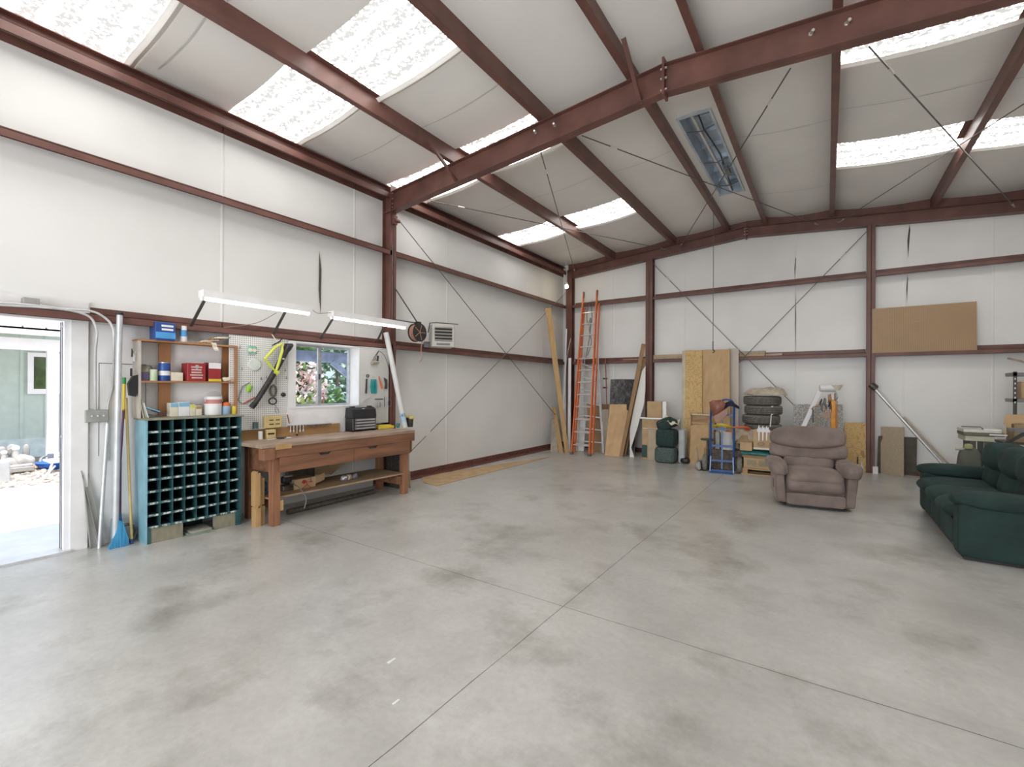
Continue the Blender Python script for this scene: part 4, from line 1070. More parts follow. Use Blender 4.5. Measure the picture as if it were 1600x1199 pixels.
for k, (u, v) in enumerate(((444, 579), (446, 591), (407, 592), (377, 577), (374, 543), (415, 590))):
    p = L(u, v, -.01); S('pegboard_hook', MB().tube([p, p + V((.05, -.01, -.012)), p + V((.08, -.03, .02))], .003, 6), dark_rod,
      ['bare hook high near the window edge', 'bare hook just below the highest window-side hook', 'bare hook left of the blower tube', 'bare hook close to the brown shelf unit, middle height', 'bare hook at the top corner of the brown shelf unit', 'bare hook touching the blower tube'][k] + ' on the left pegboard', 'hook', 'pegboard hooks', smooth=True)
# right pegboard
t = T('work_lamp', 'caged metal work lamp hanging by its hook on the narrow pegboard', 'work light', L(587, 560, .02))
c = L(586, 566, .03)
MB().cyl(c + V((0, -.06, -.01)), c + V((0, .06, .0)), .03, .026).build('shade', M('tan_metal', (.45, .38, .3), .5, .2), t, smooth=True)
for dy in (-.05, -.02): MB().tube([c + V((0, dy, .01)), c + V((.01, dy + .03, .08)), L(592, 548, .02)], .005, 6).build('guard_wire', steel_rust, t, smooth=True)
MB().tube([c + V((.01, .04, .02)), c + V((.01, .05, .10))], .014, 8).build('grip', black_p, t, smooth=True)
MB().tube(bez([L(592, 548, .02), L(600, 555, .02), L(606, 570, .02), L(608, 585, .02)]), .004, 6).build('cord', rubber, t, smooth=True)
t = T('socket_wrench', 'black adjustable wrench with round eye hanging on the narrow pegboard', 'wrench', L(573, 600, 0))
MB().tube([L(573, 592, 0), L(572, 615, 0)], [.011, .016], 8).build('handle', black_p, t, smooth=True)
MB().tube([L(574.5 + 2 * math.cos(a), 587.5 + 2 * math.sin(a), .0) for a in [i * math.pi / 6 for i in range(12)]], .006, 6, True).build('eye', black_p, t, smooth=True)
t = T('staple_gun', 'pair of turquoise handled snips hanging on the narrow pegboard', 'snips', L(584, 603, 0))
for k in range(3): MB().tube([L(580.5 + 3.4 * k, 593, .0), L(580 + 3.6 * k, 604, .005), L(581 + 3.4 * k, 615, 0)], [.010, .016, .011], 8).build('handle', M('turquoise_plastic', (.0, .28, .28), .4), t, smooth=True)
MB().tube([L(582, 587, 0), L(584, 593, 0)], .007, 6).build('jaw', alu, t, smooth=True)
t = T('pliers', 'orange handled pliers hanging right of the turquoise snips', 'pliers', L(595, 600, 0))
MB().tube([L(592, 588, 0), L(595, 600, .0), L(597, 608, 0)], [.006, .015, .012], 8).build('handle', orange_fg, t, smooth=True); MB().tube([L(597, 608, 0), L(598, 615, 0)], .004, 6).build('tip', alu, t, smooth=True)
t = T('key_set', 'bunch of dark small clamps hanging at the right edge of the narrow pegboard', 'clamp', L(603, 600, 0))
for k in range(4): MB().tube([L(600 + 1.4 * k, 590 + k, 0), L(602 + k, 600, .01), L(601 + 1.2 * k, 608, 0)], .006, 6).build('jaw', steel_rust, t, smooth=True)
t = T('spray_gun', 'silver paint spray gun with cup hanging low on the narrow pegboard', 'spray gun', L(590, 630, 0))
c = L(592, 632, .03); MB().lathe(c - V((0, 0, .05)), [(.022, 0), (.028, .01), (.028, .075), (.012, .09)], 16).build('cup', M('dull_steel', (.38, .38, .36), .45, .3), t, smooth=True)
MB().tube(bez([L(567, 630, .02), L(571, 624, .02), L(578, 622, .02), L(586, 624, .02)]), .007, 8).build('hose', alu, t, smooth=True)
MB().tube([L(586, 624, .03), L(598, 624, .03)], .012, 8).build('barrel', grey_p, t, smooth=True)
t = T('shears', 'long thin shears hanging at the lower right of the narrow pegboard', 'shears', L(604, 628, 0))
MB().tube([L(601, 620, 0), L(601, 636, 0)], .005, 6).build('blade', steel_rust, t, smooth=True)
MB().tube([L(609 + 2.5 * math.cos(a), 630 + 6 * math.sin(a), .01) for a in [i * math.pi / 8 for i in range(16)]], .004, 6, True).build('handle', grey_p, t, smooth=True)
# large pale tube with label leaning on the column
p0 = V((.28, L(633, 670, .28).y, BZ)); p1 = L(603, 520, .05)
pt_ = T('drain_pipe', 'long pale grey plastic tube leaning from the bench end to the wall light', 'pipe', p0)
MB().tube([p0, p1], .042, 18).build('tube', M('pale_pvc', (.62, .62, .60), .4, var=.04), pt_, smooth=True)
d_ = (p1 - p0).normalized()
MB().tube([p0 + d_ * .10, p0 + d_ * .24], .0435, 18).build('sticker', M('pale_blue_sticker', (.45, .60, .72), .5), pt_, smooth=True)
cu = bpy.data.curves.new('txt', 'FONT'); cu.body = '-41'; cu.size = .075; cu.align_x = 'CENTER'; cu.extrude = .001
tmp = bpy.data.objects.new('txt', cu); COL.objects.link(tmp); bpy.context.view_layer.update()
me = bpy.data.meshes.new_from_object(tmp); bpy.data.objects.remove(tmp)
lo = bpy.data.objects.new('sticker_lettering', me); COL.objects.link(lo); lo.parent = pt_
pos = p0 + d_ * .18; nrm = (CAM - pos); nrm = (nrm - d_ * nrm.dot(d_)).normalized(); xa = d_.cross(nrm).normalized()
R_ = Matrix((( xa.x, d_.x, nrm.x, 0), (xa.y, d_.y, nrm.y, 0), (xa.z, d_.z, nrm.z, 0), (0, 0, 0, 1)))
if (R_ @ V((1, 0, 0))).y < 0: R_ = R_ @ Matrix.Rotation(math.pi, 4, 'Y') @ Matrix.Rotation(math.pi, 4, 'Y')
lo.matrix_local = W[pt_.name].inverted() @ Matrix.Translation(pos + nrm * .0445) @ R_
me.materials.clear(); me.materials.append(hand_blue)

# fluorescent lights on brackets
for i, (ua, va, ub, vb, bk) in enumerate(((314, 466, 484, 491, ((298, 510, 322, 471), (427.5, 522, 448, 491))), (517, 495, 633, 514, ((501, 529.5, 522, 500), (588, 536, 602, 517))))):
    xl = .58; a, b = L(ua, va, xl), L(ub, vb, xl); z = (a.z + b.z) / 2
    t = T('fluorescent_light', ['left tube light fixture held out from the wall above the shelf unit', 'right tube light fixture held out from the wall above the window'][i], 'light', (xl, (a.y + b.y) / 2, z), group='fluorescent work lights')
    MB().prism([(xl - .065, a.y, z + .012), (xl + .065, a.y, z + .012), (xl + .06, a.y, z + .085), (xl - .06, a.y, z + .085)], (0, b.y - a.y, 0)).build('housing', white_pt, t)
    for dx in (-.022, .022):
        MB().tube([(xl + dx, a.y + .02, z - .003), (xl + dx, b.y - .02, z - .003)], .0115, 10).build('tube', tube_on, t, smooth=True)
        for yy in (a.y, b.y - .02): MB().box((xl + dx - .01, yy, z - .022), (xl + dx + .01, yy + .02, z + .012)).build('lamp_holder', lbl_white, t)
    for (u0, v0, u1, v1) in bk:
        p0 = L(u0, v0, -.005); yb_ = p0.y; p1 = V((xl - .06, L(u1, v1, xl - .06).y, z + .03))
        MB().beam(p0, p1, .03, .012, (0, 1, 0)).build('bracket', M('dark_bracket', (.07, .065, .06), .5), t)
S('lamp_cable', MB().tube(bez([L(350, 512, .02), L(400, 505, .2), L(432, 489, .5)]), .004, 6), M('brown_cord', (.30, .18, .12), .6), 'thin brown cord from the left tube light back to the wall beam', 'cord', 'light cords', smooth=True)
S('lamp_cable', MB().tube(bez([V((.58, L(486, 488, .58).y, 2.60)), V((.5, 3.45, 2.56)), V((.58, L(517, 490, .58).y, 2.58))]), .004, 6), M('brown_cord', (.30, .18, .12), .6), 'thin brown cord linking the two tube lights', 'cord', 'light cords', smooth=True)

# hose reel and heater
hr = T('hose_reel', 'black air hose reel with copper coloured hose hanging on a steel arm', 'hose reel', L(655, 520, .25))
xr = .22; c = L(652, 520, xr)
R0 = .155
for dx in (-.06, .06): MB().lathe(c + V((dx - .004, 0, 0)), [(R0 * .5, 0), (R0, 0), (R0, .008), (R0 * .5, .008)], 28, 'x').build('flange', M('charcoal_plastic', (.035, .032, .030), .5), hr, smooth=True)
for k in range(4): MB().tube([c + V((-.045 + .03 * k, .125 * math.cos(a), .125 * math.sin(a))) for a in [i * math.pi / 14 for i in range(28)]], .012, 8, True).build('hose_loop', M('copper_hose', (.45, .24, .17), .5), hr, smooth=True)
for k in range(5):
    a = k * 2 * math.pi / 5; MB().tube([c + V((.06, 0, 0)), c + V((.06, .13 * math.cos(a), .13 * math.sin(a)))], .008, 6).build('spoke', M('copper_hose', (.45, .24, .17), .5), hr, smooth=True)
MB().tube(bez([c + V((.03, .10, -.08)), L(658, 545, xr), L(659, 560, xr), L(656, 566, xr)]), .007, 8).build('hose_end', M('copper_hose', (.45, .24, .17), .5), hr, smooth=True)
MB().box((xr - .05, c.y - .03, c.z + .13), (xr + .05, c.y + .04, c.z + .18)).build('mount_block', black_p, hr)
MB().beam(c + V((0, 0, .17)), V((.01, FY + .03, L(615, 450, .01).z)), .02, .008).build('arm', M('dark_bracket', (.07, .065, .06), .5), hr)
MB().beam(c + V((0, 0, .16)), V((.01, FY + .03, L(618, 500, .01).z)), .02, .008).build('arm', M('dark_bracket', (.07, .065, .06), .5), hr)
hc = L(690, 530, .24)
ht = T('unit_heater', 'grey metal shop heater with louvred front standing on the wall beam', 'heater', (hc.x, hc.y, 2.318), math.radians(-36))
gm = M('heater_grey', (.52, .50, .45), .45, var=.1)
def LHt():
    m = MB(); m.X = W[ht.name]; return m
hz = .40
LHt().rbox((-.16, -.20, 0), (.16, .20, hz), .012).build('case', gm, ht)
LHt().box((.16, -.15, .10), (.162, .155, hz - .05)).build('grille_opening', black_p, ht)
for k in range(5):
    zz = .115 + .055 * k; LHt().beam((.168, -.155, zz), (.168, .16, zz), .026, .004, (.55, 0, .45)).build('louvre', gm, ht)
LHt().box((.16, -.12, .03), (.163, .12, .065)).build('name_plate', grey_p, ht)
LHt().tube([V((.05, -.25, .25)), V((.06, -.22, hz + .02)), V((.08, -.1, hz + .03)), V((.08, .28, hz + .02))], .009, 8).build('bracket_bar', M('dark_bracket', (.07, .065, .06), .5), ht, smooth=True)
LHt().box((-.12, -.30, .0), (-.02, -.205, .10)).build('control_box', grey_p, ht)

# ------------------------------------------------------------------ back corner: leaning lumber and ladders
def sheet(bot, top, yt, th, mat, label, name='board', cat='board', group=None, kind=None, xt=None):
    """leaning board: bottom corners on the floor, top corners at depth yt"""
    P = [F(*p) for p in bot] + [(B(u, v, yt) if xt is None else L(u, v, xt)) for u, v in top]
    n = (P[1] - P[0]).cross(P[-1] - P[0]).normalized()
    for i, (u, v) in enumerate(top[:-1]):       # keep the board flat
        r = ray(u, v); P[len(bot) + i] = CAM + r * ((P[0] - CAM).dot(n) / r.dot(n))
    if n.y < 0: n = -n
    return S(name, MB().prism(P, n * th), mat, label, cat, group)


G1 = 'boards leaning in the back corner'
sheet([(883, 708), (889, 708)], [(861, 481), (852, 482)], D - .45, .035, pine, 'long wide pine plank leaning left into the corner, its top on the upper wall beam', 'plank', 'plank', G1, xt=.02)
sheet([(873, 707), (880, 708)], [(868, 637), (863, 636)], D - .55, .02, pine, 'short narrow pine board left of the long plank in the corner', 'plank', 'plank', G1, xt=-.14)
sheet([(860, 706), (872, 707)], [(867, 655), (862, 655)], D - .6, .015, grey_w, 'grey weathered board standing at the left wall, leftmost in the corner', 'plank', 'plank', G1, xt=-.16)
p0, p1 = F(886, 704), B(885, 514, D - .12)
S('plastic_pipe', MB().tube([B(881, 640, D - .25), p1], .022, 10), white_tr, 'white plastic pipe standing in the corner behind the long pine plank', 'pipe', 'white pipes in the corner', smooth=True)
S('plastic_strip', MB().tube(bez([F(885, 704), B(884, 620, D - .3), B(885, 565, D - .15), B(892, 529, D - .08)]), .009, 6), M('clear_strip', (.6, .6, .58), .3), 'thin translucent strip bending into the corner', 'strip', smooth=True)
p0 = F(889, 706); p1 = B(890.5, 560, D - .15)
S('metal_channel', MB().beam(p0, p1, .075, .03, (1, 0, 0)), white_tr, 'white boxed channel standing between the plank and the orange ladder', 'channel', 'white pipes in the corner')

# extension ladder
def ladder_rail(p0, p1, mat, par, w=.028, d=.075):
    dr = (p1 - p0).normalized(); return MB().beam(p0, p1, w, d, (1, 0, 0)).build('rail', mat, par)


el = T('extension_ladder', 'tall orange fibreglass extension ladder leaning on the back wall', 'ladder', F(907, 711))
bl_, br_ = F(893.5, 710), F(921, 713); tl_, tr_ = B(912, 458, D - .10), B(933, 455, D - .10)
yoff = V((0, .0, 0))
ladder_rail(bl_ + V((0, 0, .05)), tl_, orange_fg, el); ladder_rail(br_ + V((0, 0, .05)), tr_, orange_fg, el)
bo = V((.012, .085, 0))
ladder_rail(bl_ + bo + V((.02, 0, .05)), bl_ + bo + (tl_ - bl_) * .90, orange_fg, el, .022, .06); ladder_rail(br_ + bo + V((.035, 0, .05)), br_ + bo + V((.03, 0, 0)) + (tr_ - br_) * .92, orange_fg, el, .022, .06)
for q, m_ in ((tl_, 0), (tr_, 0)):
    dr = (tl_ - bl_).normalized(); MB().tube([q - dr * .14, q + dr * .0, q + dr * .03], [.03, .03, .018], 10).build('rail_cap', rubber, el, smooth=True)
for q in (bl_, br_):
    MB().rbox(q + V((-.035, -.05, 0)), q + V((.035, .04, .05)), .008).build('foot', rubber, el)
for k in range(13):
    t_ = .055 + k * .0735
    a = bl_.lerp(tl_, t_) + V((0, 0, 0)); b = br_.lerp(tr_, t_)
    MB().tube([a, b], .017, 8).build('rung', alu, el, smooth=True)
    if k < 12:
        t2 = t_ + .004; MB().tube([bl_.lerp(tl_, t2) + bo, br_.lerp(tr_, t2) + bo], .015, 8).build('rung', alu, el, smooth=True)
for k, pts in enumerate(([(921, 476), (917, 492), (919, 508), (923, 497), (922, 520), (919, 540), (915, 562)], [(924, 480), (925, 500), (921, 515), (924, 535), (918, 556)])):
    MB().tube(bez([B(u, v, 11.02 - (v - 476) * .0035 + .05 * k) for u, v in pts]), .012, 6).build('rope', M('worn_rope', (.20, .18, .15), .8), el, smooth=True)
# aluminium step ladder, folded, behind
sl = T('step_ladder', 'folded aluminium step ladder standing behind the orange ladder', 'ladder', F(925, 708))
a0, a1 = F(899, 705), F(943, 708); t0, t1 = B(910, 545, D - .12), B(934, 560, D - .12)
t1 = B(934, 556, D - .12)
MB().beam(a0, t0, .05, .02, (1, 0, 0)).build('rail', alu, sl); MB().beam(a1, t1, .05, .02, (1, 0, 0)).build('rail', alu, sl)
for k in range(7):
    t_ = .1 + k * .125; MB().beam(a0.lerp(t0, t_), a1.lerp(t1, t_), .025, .07, (0, 0, 1)).build('step', alu, sl)
b0, b1 = a0 + V((.12, .25, 0)), a1 + V((-.12, .25, 0))
MB().beam(b0, t0 + V((.05, .03, -.1)), .03, .02, (1, 0, 0)).build('rear_leg', alu, sl); MB().beam(b1, t1 + V((-.05, .03, -.1)), .03, .02, (1, 0, 0)).build('rear_leg', alu, sl)
# things behind the ladders
sheet([(921, 706), (946, 706)], [(951, 632), (917, 631)], D - .25, .02, ply_d, 'brown plywood panel standing behind the ladders', 'standing_board', 'panel', 'panels behind the ladders')
sheet([(900, 704), (912, 705)], [(915, 655), (903, 655)], D - .33, .02, white_pt, 'narrow white board standing between the ladder rails', 'standing_board', 'panel', 'panels behind the ladders')
sheet([(938, 707), (950, 708)], [(951, 640), (941, 640)], D - .4, .02, grey_w, 'narrow grey board standing right of the step ladder', 'standing_board', 'panel', 'panels behind the ladders')
p0 = F(944, 708) + V((0, .25, 0)); p1 = B(946, 560, D - .08)
t = T('pipe_clamp', 'long rust-red pipe clamp standing right of the ladders', 'clamp', p0)
MB().tube([p0, p1], .016, 8).build('bar', M('rust_red', (.30, .09, .06), .6), t, smooth=True)
for v in (592, 606): q = B(945.5, v, D - .11); MB().box(q + V((-.05, -.03, -.02)), q + V((.05, .03, .02))).build('jaw', steel_rust, t)
# panel wrapped in black film
t = sheet([(950, 709), (992, 711)], [(993, 593), (954, 593)], D - .12, .05, M('black_film', (.045, .045, .045), .16, var=.4, scale=8, bump=1., bscale=7), 'panel wrapped in shiny dark plastic film leaning on the back wall', 'wrapped_panel', 'panel')
sheet([(945, 712), (971, 714)], [(981, 642), (979, 640), (979, 632), (953, 632)], D - .42, .018, ply, 'light plywood sheet with a notched top leaning in front of the dark wrapped panel', 'plywood_sheet', 'plywood')
sheet([(968, 714), (973, 714)], [(1009, 538), (1003, 537)], D - .06, .038, wood('brown_stud', (.40, .25, .12), (.27, .16, .08)), 'long brown stud leaning right against the back wall column, front one', 'stud', 'plank', 'long studs leaning right')
sheet([(975, 712), (978, 712)], [(1010, 560), (1005, 560)], D - .03, .02, wood('brown_stud', (.40, .25, .12), (.27, .16, .08)), 'thinner brown stud leaning right just behind the front stud', 'stud', 'plank', 'long studs leaning right')
yt = D - .1
P = [F(984, 714), F(991, 715)]
Q = [(986, 700), (997, 665), (1006, 632), (1008, 610), (1008.5, 572), (1003, 580), (996, 612), (990, 640), (984, 672)]
P2 = []
for (u, v) in Q:
    f = max(0, min(1, (715 - v) / 145)); yy = P[0].y + (yt - P[0].y) * f; P2.append(B(u, v, yy))
m = MB(); allp = [P[0], P[1]] + P2
m.prism(allp, (0, .03, 0)); S('foam_sheet', m, M('white_foam', (.74, .73, .70), .6, var=.03), 'tall white curved foam sheet leaning against the back wall column', 'foam sheet')

# boxes and rolled mats right of the column
sheet([(1003, 714), (1014, 716)], [(1018, 655), (1003, 654)], D - .5, .02, M('dark_green_board', (.03, .08, .07), .6), 'dark green edged board behind the tall taped carton', 'board')
def boxat(u0, u1, vb, vt, yf, dp, mat, label, name='cardboard_box', cat='cardboard box', z0=0., group=None, r=.004, rz=0., par=None):
    a = B(u0, vb, yf); b = B(u1, vt, yf); zt_b = b.z
    z = z0 if z0 is not None else a.z
    t = T(name, label, cat, ((a.x + b.x) / 2, yf, z), group=group)
    MB().rbox((a.x, yf, z), (b.x, yf + dp, zt_b), r).build('body', mat, t)
    return t, a.x, b.x, z, zt_b


yb1 = 10.15
t, xa, xb, z_, zt_b = boxat(1003, 1030, 716, 656, yb1 + .1, .35, card, 'tall brown carton sealed with tape beside the green rolled mats', group='cartons by the column')
MB().box((xa + .02, yb1 + .097, zt_b - .22), (xb - .02, yb1 + .1, zt_b - .20)).build('tape', cream, t); MB().box(((xa + xb) / 2 - .05, yb1 + .097, z_), ((xa + xb) / 2 + .12, yb1 + .1, zt_b - .21)).build('tape', M('milky_tape', (.50, .40, .28), .4), t)
MB().box((xa - .0, yb1 + .096, z_ + .05), (xa + .12, yb1 + .1, z_ + .33)).build('patch', M('dark_green_board', (.03, .08, .07), .6), t)
a, b = B(998, 652, yb1 + .05), B(1036, 650, yb1 + .05)
S('white_tube', MB().tube([V((a.x, a.y, zt_b + .022)), V((b.x, a.y, zt_b + .022))], .02, 10), white_tr, 'white tube lying across the top of the tall taped carton', 'tube', smooth=True)
t, xa, xb, z_, z2 = boxat(1011, 1034, 650, 628, yb1 + .22, .15, card, 'brown square carton standing above the taped carton, against the column', z0=zt_b + .001, group='cartons by the column')
S('foam_block', MB().rbox((xb + .005, yb1 + .25, zt_b + .001), (xb + .09, yb1 + .35, z2), .005), white_tr, 'white foam block beside the square carton', 'foam block')
mat_g = M('green_mat', (.14, .18, .17), .85, col2=(.01, .03, .03), scale=60, bump=.5, bscale=60)
mat_gd = M('dark_green_mat', (.022, .05, .045), .85, var=.4, scale=40, bump=.4, bscale=60)
a, b = B(1021, 722, 9.95), B(1053, 698, 9.95)
xm0, xm1 = a.x, b.x
r1 = S('rolled_mat', MB().puff(((xm0 + xm1) / 2, 10.15, .17), ((xm1 - xm0) / 2, .2, .17), 6, 8), mat_g, 'speckled green rolled mat, bottom of the stack of two', 'rolled mat', 'green rolled mats', smooth=True)
z2 = B(1040, 671, 10.0).z
r2 = S('rolled_mat', MB().puff(((xm0 + xm1) / 2 + .01, 10.17, (.34 + z2) / 2), ((xm1 - xm0) / 2 - .01, .2, (z2 - .34) / 2), 6, 8), mat_gd, 'dark green rolled mat, upper of the stack of two', 'rolled mat', 'green rolled mats', smooth=True)
S('dark_bag', MB().puff(((xm0 + xm1) / 2 + .02, 10.17, z2 + .11), ((xm1 - xm0) / 2, .17, .12), 3, 10, .07, 6, 3, rot=Matrix.Rotation(-.2, 3, 'Y')), mat_gd, 'sagging dark bag on top of the green rolled mats', 'bag', smooth=True)
cl = MB(); cl.grid(lambda a_, b_: V(((xm0 + xm1) / 2 - .12 + .38 * a_, 9.99 + .05 * math.sin(a_ * 7) + .25 * b_, z2 + .27 - .12 * abs(a_ - .35) - .10 * (1 - b_) + .03 * math.sin(a_ * 15 + b_ * 5))), 12, 6)
S('cloth', cl, cream, 'cream cloth spilling from the dark bag', 'cloth', smooth=True)
S('storage_bin', MB().rbox((xm1 + .02, 10.2, 0), (xm1 + .15, 10.5, .72), .02), M('grey_white_bin', (.50, .53, .53), .5), 'pale grey bin behind the green rolled mats', 'bin')
S('dark_shoe', MB().puff((xm1 + .16, 10.25, .06), (.10, .09, .06), 3, 6), black_p, 'low dark lump on the floor at the foot of the strand board', 'bag', smooth=True)

# tall panels
sheet([(1063, 719), (1067, 720)], [(1070, 548), (1066, 548)], D - .03, .02, cream, 'pale edge strip of insulation board behind the strand board', 'panel_strip', 'panel', 'tall panels')
sheet([(1067, 720), (1097, 723)], [(1097, 547), (1069, 548)], D - .06, .018, osb, 'tall strand board panel, leftmost of the tall panels', 'strand_board', 'panel', 'tall panels')
sheet([(1095, 722), (1141, 727)], [(1140, 546), (1096, 547)], D - .045, .018, ply, 'tall brown plywood sheet in the middle of the tall panels', 'plywood_sheet', 'panel', 'tall panels')
sheet([(1138, 725), (1154, 727)], [(1154, 545), (1137, 545)], D - .02, .013, M('pink_grey_board', (.56, .49, .43), .7, var=.04), 'tall pale drywall sheet, rightmost of the tall panels', 'drywall_sheet', 'panel', 'tall panels')
a = B(1134, 612, 11.08); S('paper_sticker', MB().box(a + V((-.06, -.012, -.07)), a + V((.04, -.008, .07))), M('grey_print', (.36, .33, .27), .6), 'small square grey sticker on the tall plywood sheet', 'sticker')
sheet([(1077, 725), (1109, 729)], [(1107, 664), (1080, 664)], 10.6, .018, ply, 'lower light plywood sheet in front of the strand board', 'plywood_sheet', 'plywood', 'low plywood sheets')
sheet([(1099, 727), (1112, 731)], [(1113, 700), (1100, 700)], 10.1, .018, ply, 'small plywood offcut low behind the left wheel of the hand truck', 'plywood_sheet', 'plywood', 'low plywood sheets')
t = T('open_crate', 'shallow wooden tray with scraps standing above the lower plywood sheet', 'tray', B(1095, 660, 10.62))
a, b = B(1080, 664, 10.62), B(1113, 648, 10.62)
MB().box((a.x, 10.62, a.z), (b.x, 10.64, b.z)).build('back', card, t)
MB().box((a.x, 10.56, b.z - .02), (b.x, 10.64, b.z)).build('top_slat', cream, t); MB().box((a.x, 10.56, a.z), (a.x + .02, 10.64, b.z)).build('side', ply_d, t)
MB().beam((a.x + .05, 10.60, a.z + .1), (b.x - .03, 10.60, a.z + .16), .03, .02).build('scrap', M('rust_scrap', (.42, .2, .1), .6), t); MB().beam((a.x + .02, 10.59, a.z + .05), (b.x - .03, 10.59, a.z + .04), .05, .02).build('scrap', pine, t)
S('plywood_prop', MB().box((a.x + .02, 10.625, 0), (b.x - .02, 10.66, a.z)), ply_d, 'brown board standing behind the lower plywood sheet', 'board')
# lumber lying on the girt
for (u0, u1, v, h, mat_, lb, dy) in ((973, 1006, 559.5, .02, pine_x, 'thin board lying on the back wall beam left of the column', 0), (1021, 1066, 562, .05, grey_w, 'grey plank lying on the back wall beam, lower one left of the tall panels', 0), (1021, 1066, 556, .05, pine_x, 'brown plank lying on top of the grey plank left of the tall panels', .0),
                            (1155, 1195, 560, .05, pine_x, 'yellow plank lying on the back wall beam right of the tall panels', 0), (1155, 1196, 552, .06, grey_w, 'grey brown plank on top of the yellow one right of the tall panels', .0), (1196, 1222, 560, .045, M('pinkish_plank', (.46, .36, .28), .7), 'short pinkish plank end on the back wall beam above the tires', 0)):
    a, b = B(u0, v, D + .01), B(u1, v, D + .01)
    zb = ZL + .077 + {556: .051, 552: .051}.get(v, 0)
    S('lumber', MB().rbox((a.x, D + .01, zb), (b.x, D + .10, zb + h), .003), mat_, lb, 'plank', 'lumber on the back wall beam')

# brown pegboard on the beam
zb = ZL + .077; a, b, c, d_ = B(1363, 483, D - .004), B(1526, 471, D - .004), B(1527, 546, D - .004), B(1363, 552, D - .004)
S('brown_pegboard', MB().prism([V((a.x, D - .004, zb - .01)), V((c.x, D - .004, zb - .01)), b, a], (0, .006, 0)), peg_b, 'large brown pegboard sheet resting on the back wall beam', 'pegboard')

# ------------------------------------------------------------------ hand truck
HT = F(1130, 742); ht2 = T('hand_truck', 'blue two-wheeled hand truck standing upright with a brown saddle pad over it', 'hand truck', (4.25, 9.50, 0), .10)
def LH():
    m = MB(); m.X = W[ht2.name]; return m
w2 = .205
LH().tube([V((-w2, .06, .06)), V((-w2, .12, 1.28))], .017, 8).build('side_rail', hand_blue, ht2, smooth=True)
LH().tube(bez([V((w2, .06, .06)), V((w2, .12, 1.05)), V((w2 - .0, .10, 1.28)), V((w2 - .05, .07, 1.38)), V((w2 - .16, .07, 1.40)), V((w2 - .24, .08, 1.36))]), .019, 8).build('side_rail', hand_blue, ht2, smooth=True)
LH().beam((0, .07, .06), (0, .12, .98), .03, .008, (1, 0, 0)).build('centre_bar', hand_blue, ht2)
for z in (.22, .50, .83, 1.10): LH().beam((-w2, .06 + .06 * z, z), (w2, .06 + .06 * z, z), .04, .014, (0, 0, 1)).build('cross_bar', hand_blue, ht2)
LH().prism([(-w2 - .0, .06, .0), (w2 + .0, .06, .0), (w2, -.12, .0), (-w2, -.12, .0)], (0, 0, .012)).build('toe_plate', hand_blue, ht2)
LH().box((-w2, .05, 0), (w2, .06, .05)).build('foot_bar', hand_blue, ht2)
for sx in (-1, 1):
    LH().beam((sx * (w2 - .01), .05, .30), (sx * (w2 - .0), -.02, .02), .018, .008, (1, 0, 0)).build('gusset', M('silver_edge', (.25, .35, .55), .4, .3), ht2)
    LH().beam((sx * (w2 - .01), .05, .15), (sx * w2, .16, .13), .07, .01, (0, 0, 1)).build('axle_bracket', hand_blue, ht2)
    x0 = sx * (w2 + .10)
    prof = [(.075, -.035), (.115, -.045), (.150, -.036), (.158, 0), (.150, .036), (.115, .045), (.075, .035)]
    wh = LH().lathe((x0, .13, .158), prof, 26, 'x').build('wheel', M('dusty_rubber', (.20, .19, .165), .85, var=.3, scale=30), ht2, smooth=True, angle=180)
    LH().lathe((x0, .13, .158), [(.02, -.05), (.075, -.03), (.078, .03), (.02, .05)], 18, 'x').build('hub', grey_p, wh, smooth=True)
LH().tube([(-w2 - .1, .13, .158), (w2 + .1, .13, .158)], .01, 8).build('axle', steel_rust, ht2, smooth=True)
# leather pad draped over the handle
c = B(1126, 643, 9.45)
sd = T('leather_saddle', 'brown leather saddle pad hanging over the left side of the hand truck', 'saddle', c)
P = [B(u, v, 9.42) for u, v in ((1108, 629), (1112, 626), (1127, 625), (1133, 632), (1130, 641), (1121, 648), (1114, 651), (1110, 640))]
m = MB()
cc = B(1121, 637, 9.36)
ring = []
vs = [cc] + P + [p + V((0, .09, 0)) for p in P]; n = len(P)
fs = [(0, 1 + i, 1 + (i + 1) % n) for i in range(n)] + [(1 + i, 1 + n + i, 1 + n + (i + 1) % n, 1 + (i + 1) % n) for i in range(n)] + [tuple(range(1 + n, 1 + 2 * n))]
m.add(vs, fs); m.build('seat_pad', leather, sd, smooth=True, angle=180)
P = [B(u, v, 9.40) for u, v in ((1115, 650), (1122, 647), (1131, 641), (1137, 640), (1137, 647), (1130, 655), (1123, 660), (1118, 659))]
MB().prism(P, (0, .05, 0)).build('flap', M('worn_leather', (.34, .19, .14), .5, var=.15, scale=8), sd)
P = [B(u, v, 9.44) for u, v in ((1131, 640), (1136, 641), (1136, 648), (1130, 654), (1132, 646))]
MB().prism(P, (0, .05, 0)).build('under_flap', leather, sd)
nv = T('navy_cap', 'navy folded cloth draped over the hand truck handle', 'cloth', B(1145, 632, 9.55))
m = MB()
def nf(a, b):
    u = 1131 + 24 * a; v = 627 + (15 * abs(a - .38) ** 1.3) * (1.1 if a > .38 else 1.0) + b * (10 - 6 * a)
    return B(u, v, 9.44 + .14 * a + .05 * b + .02 * math.sin(a * 9))
m.grid(nf, 14, 5); m.build('cloth', navy, nv, smooth=True)
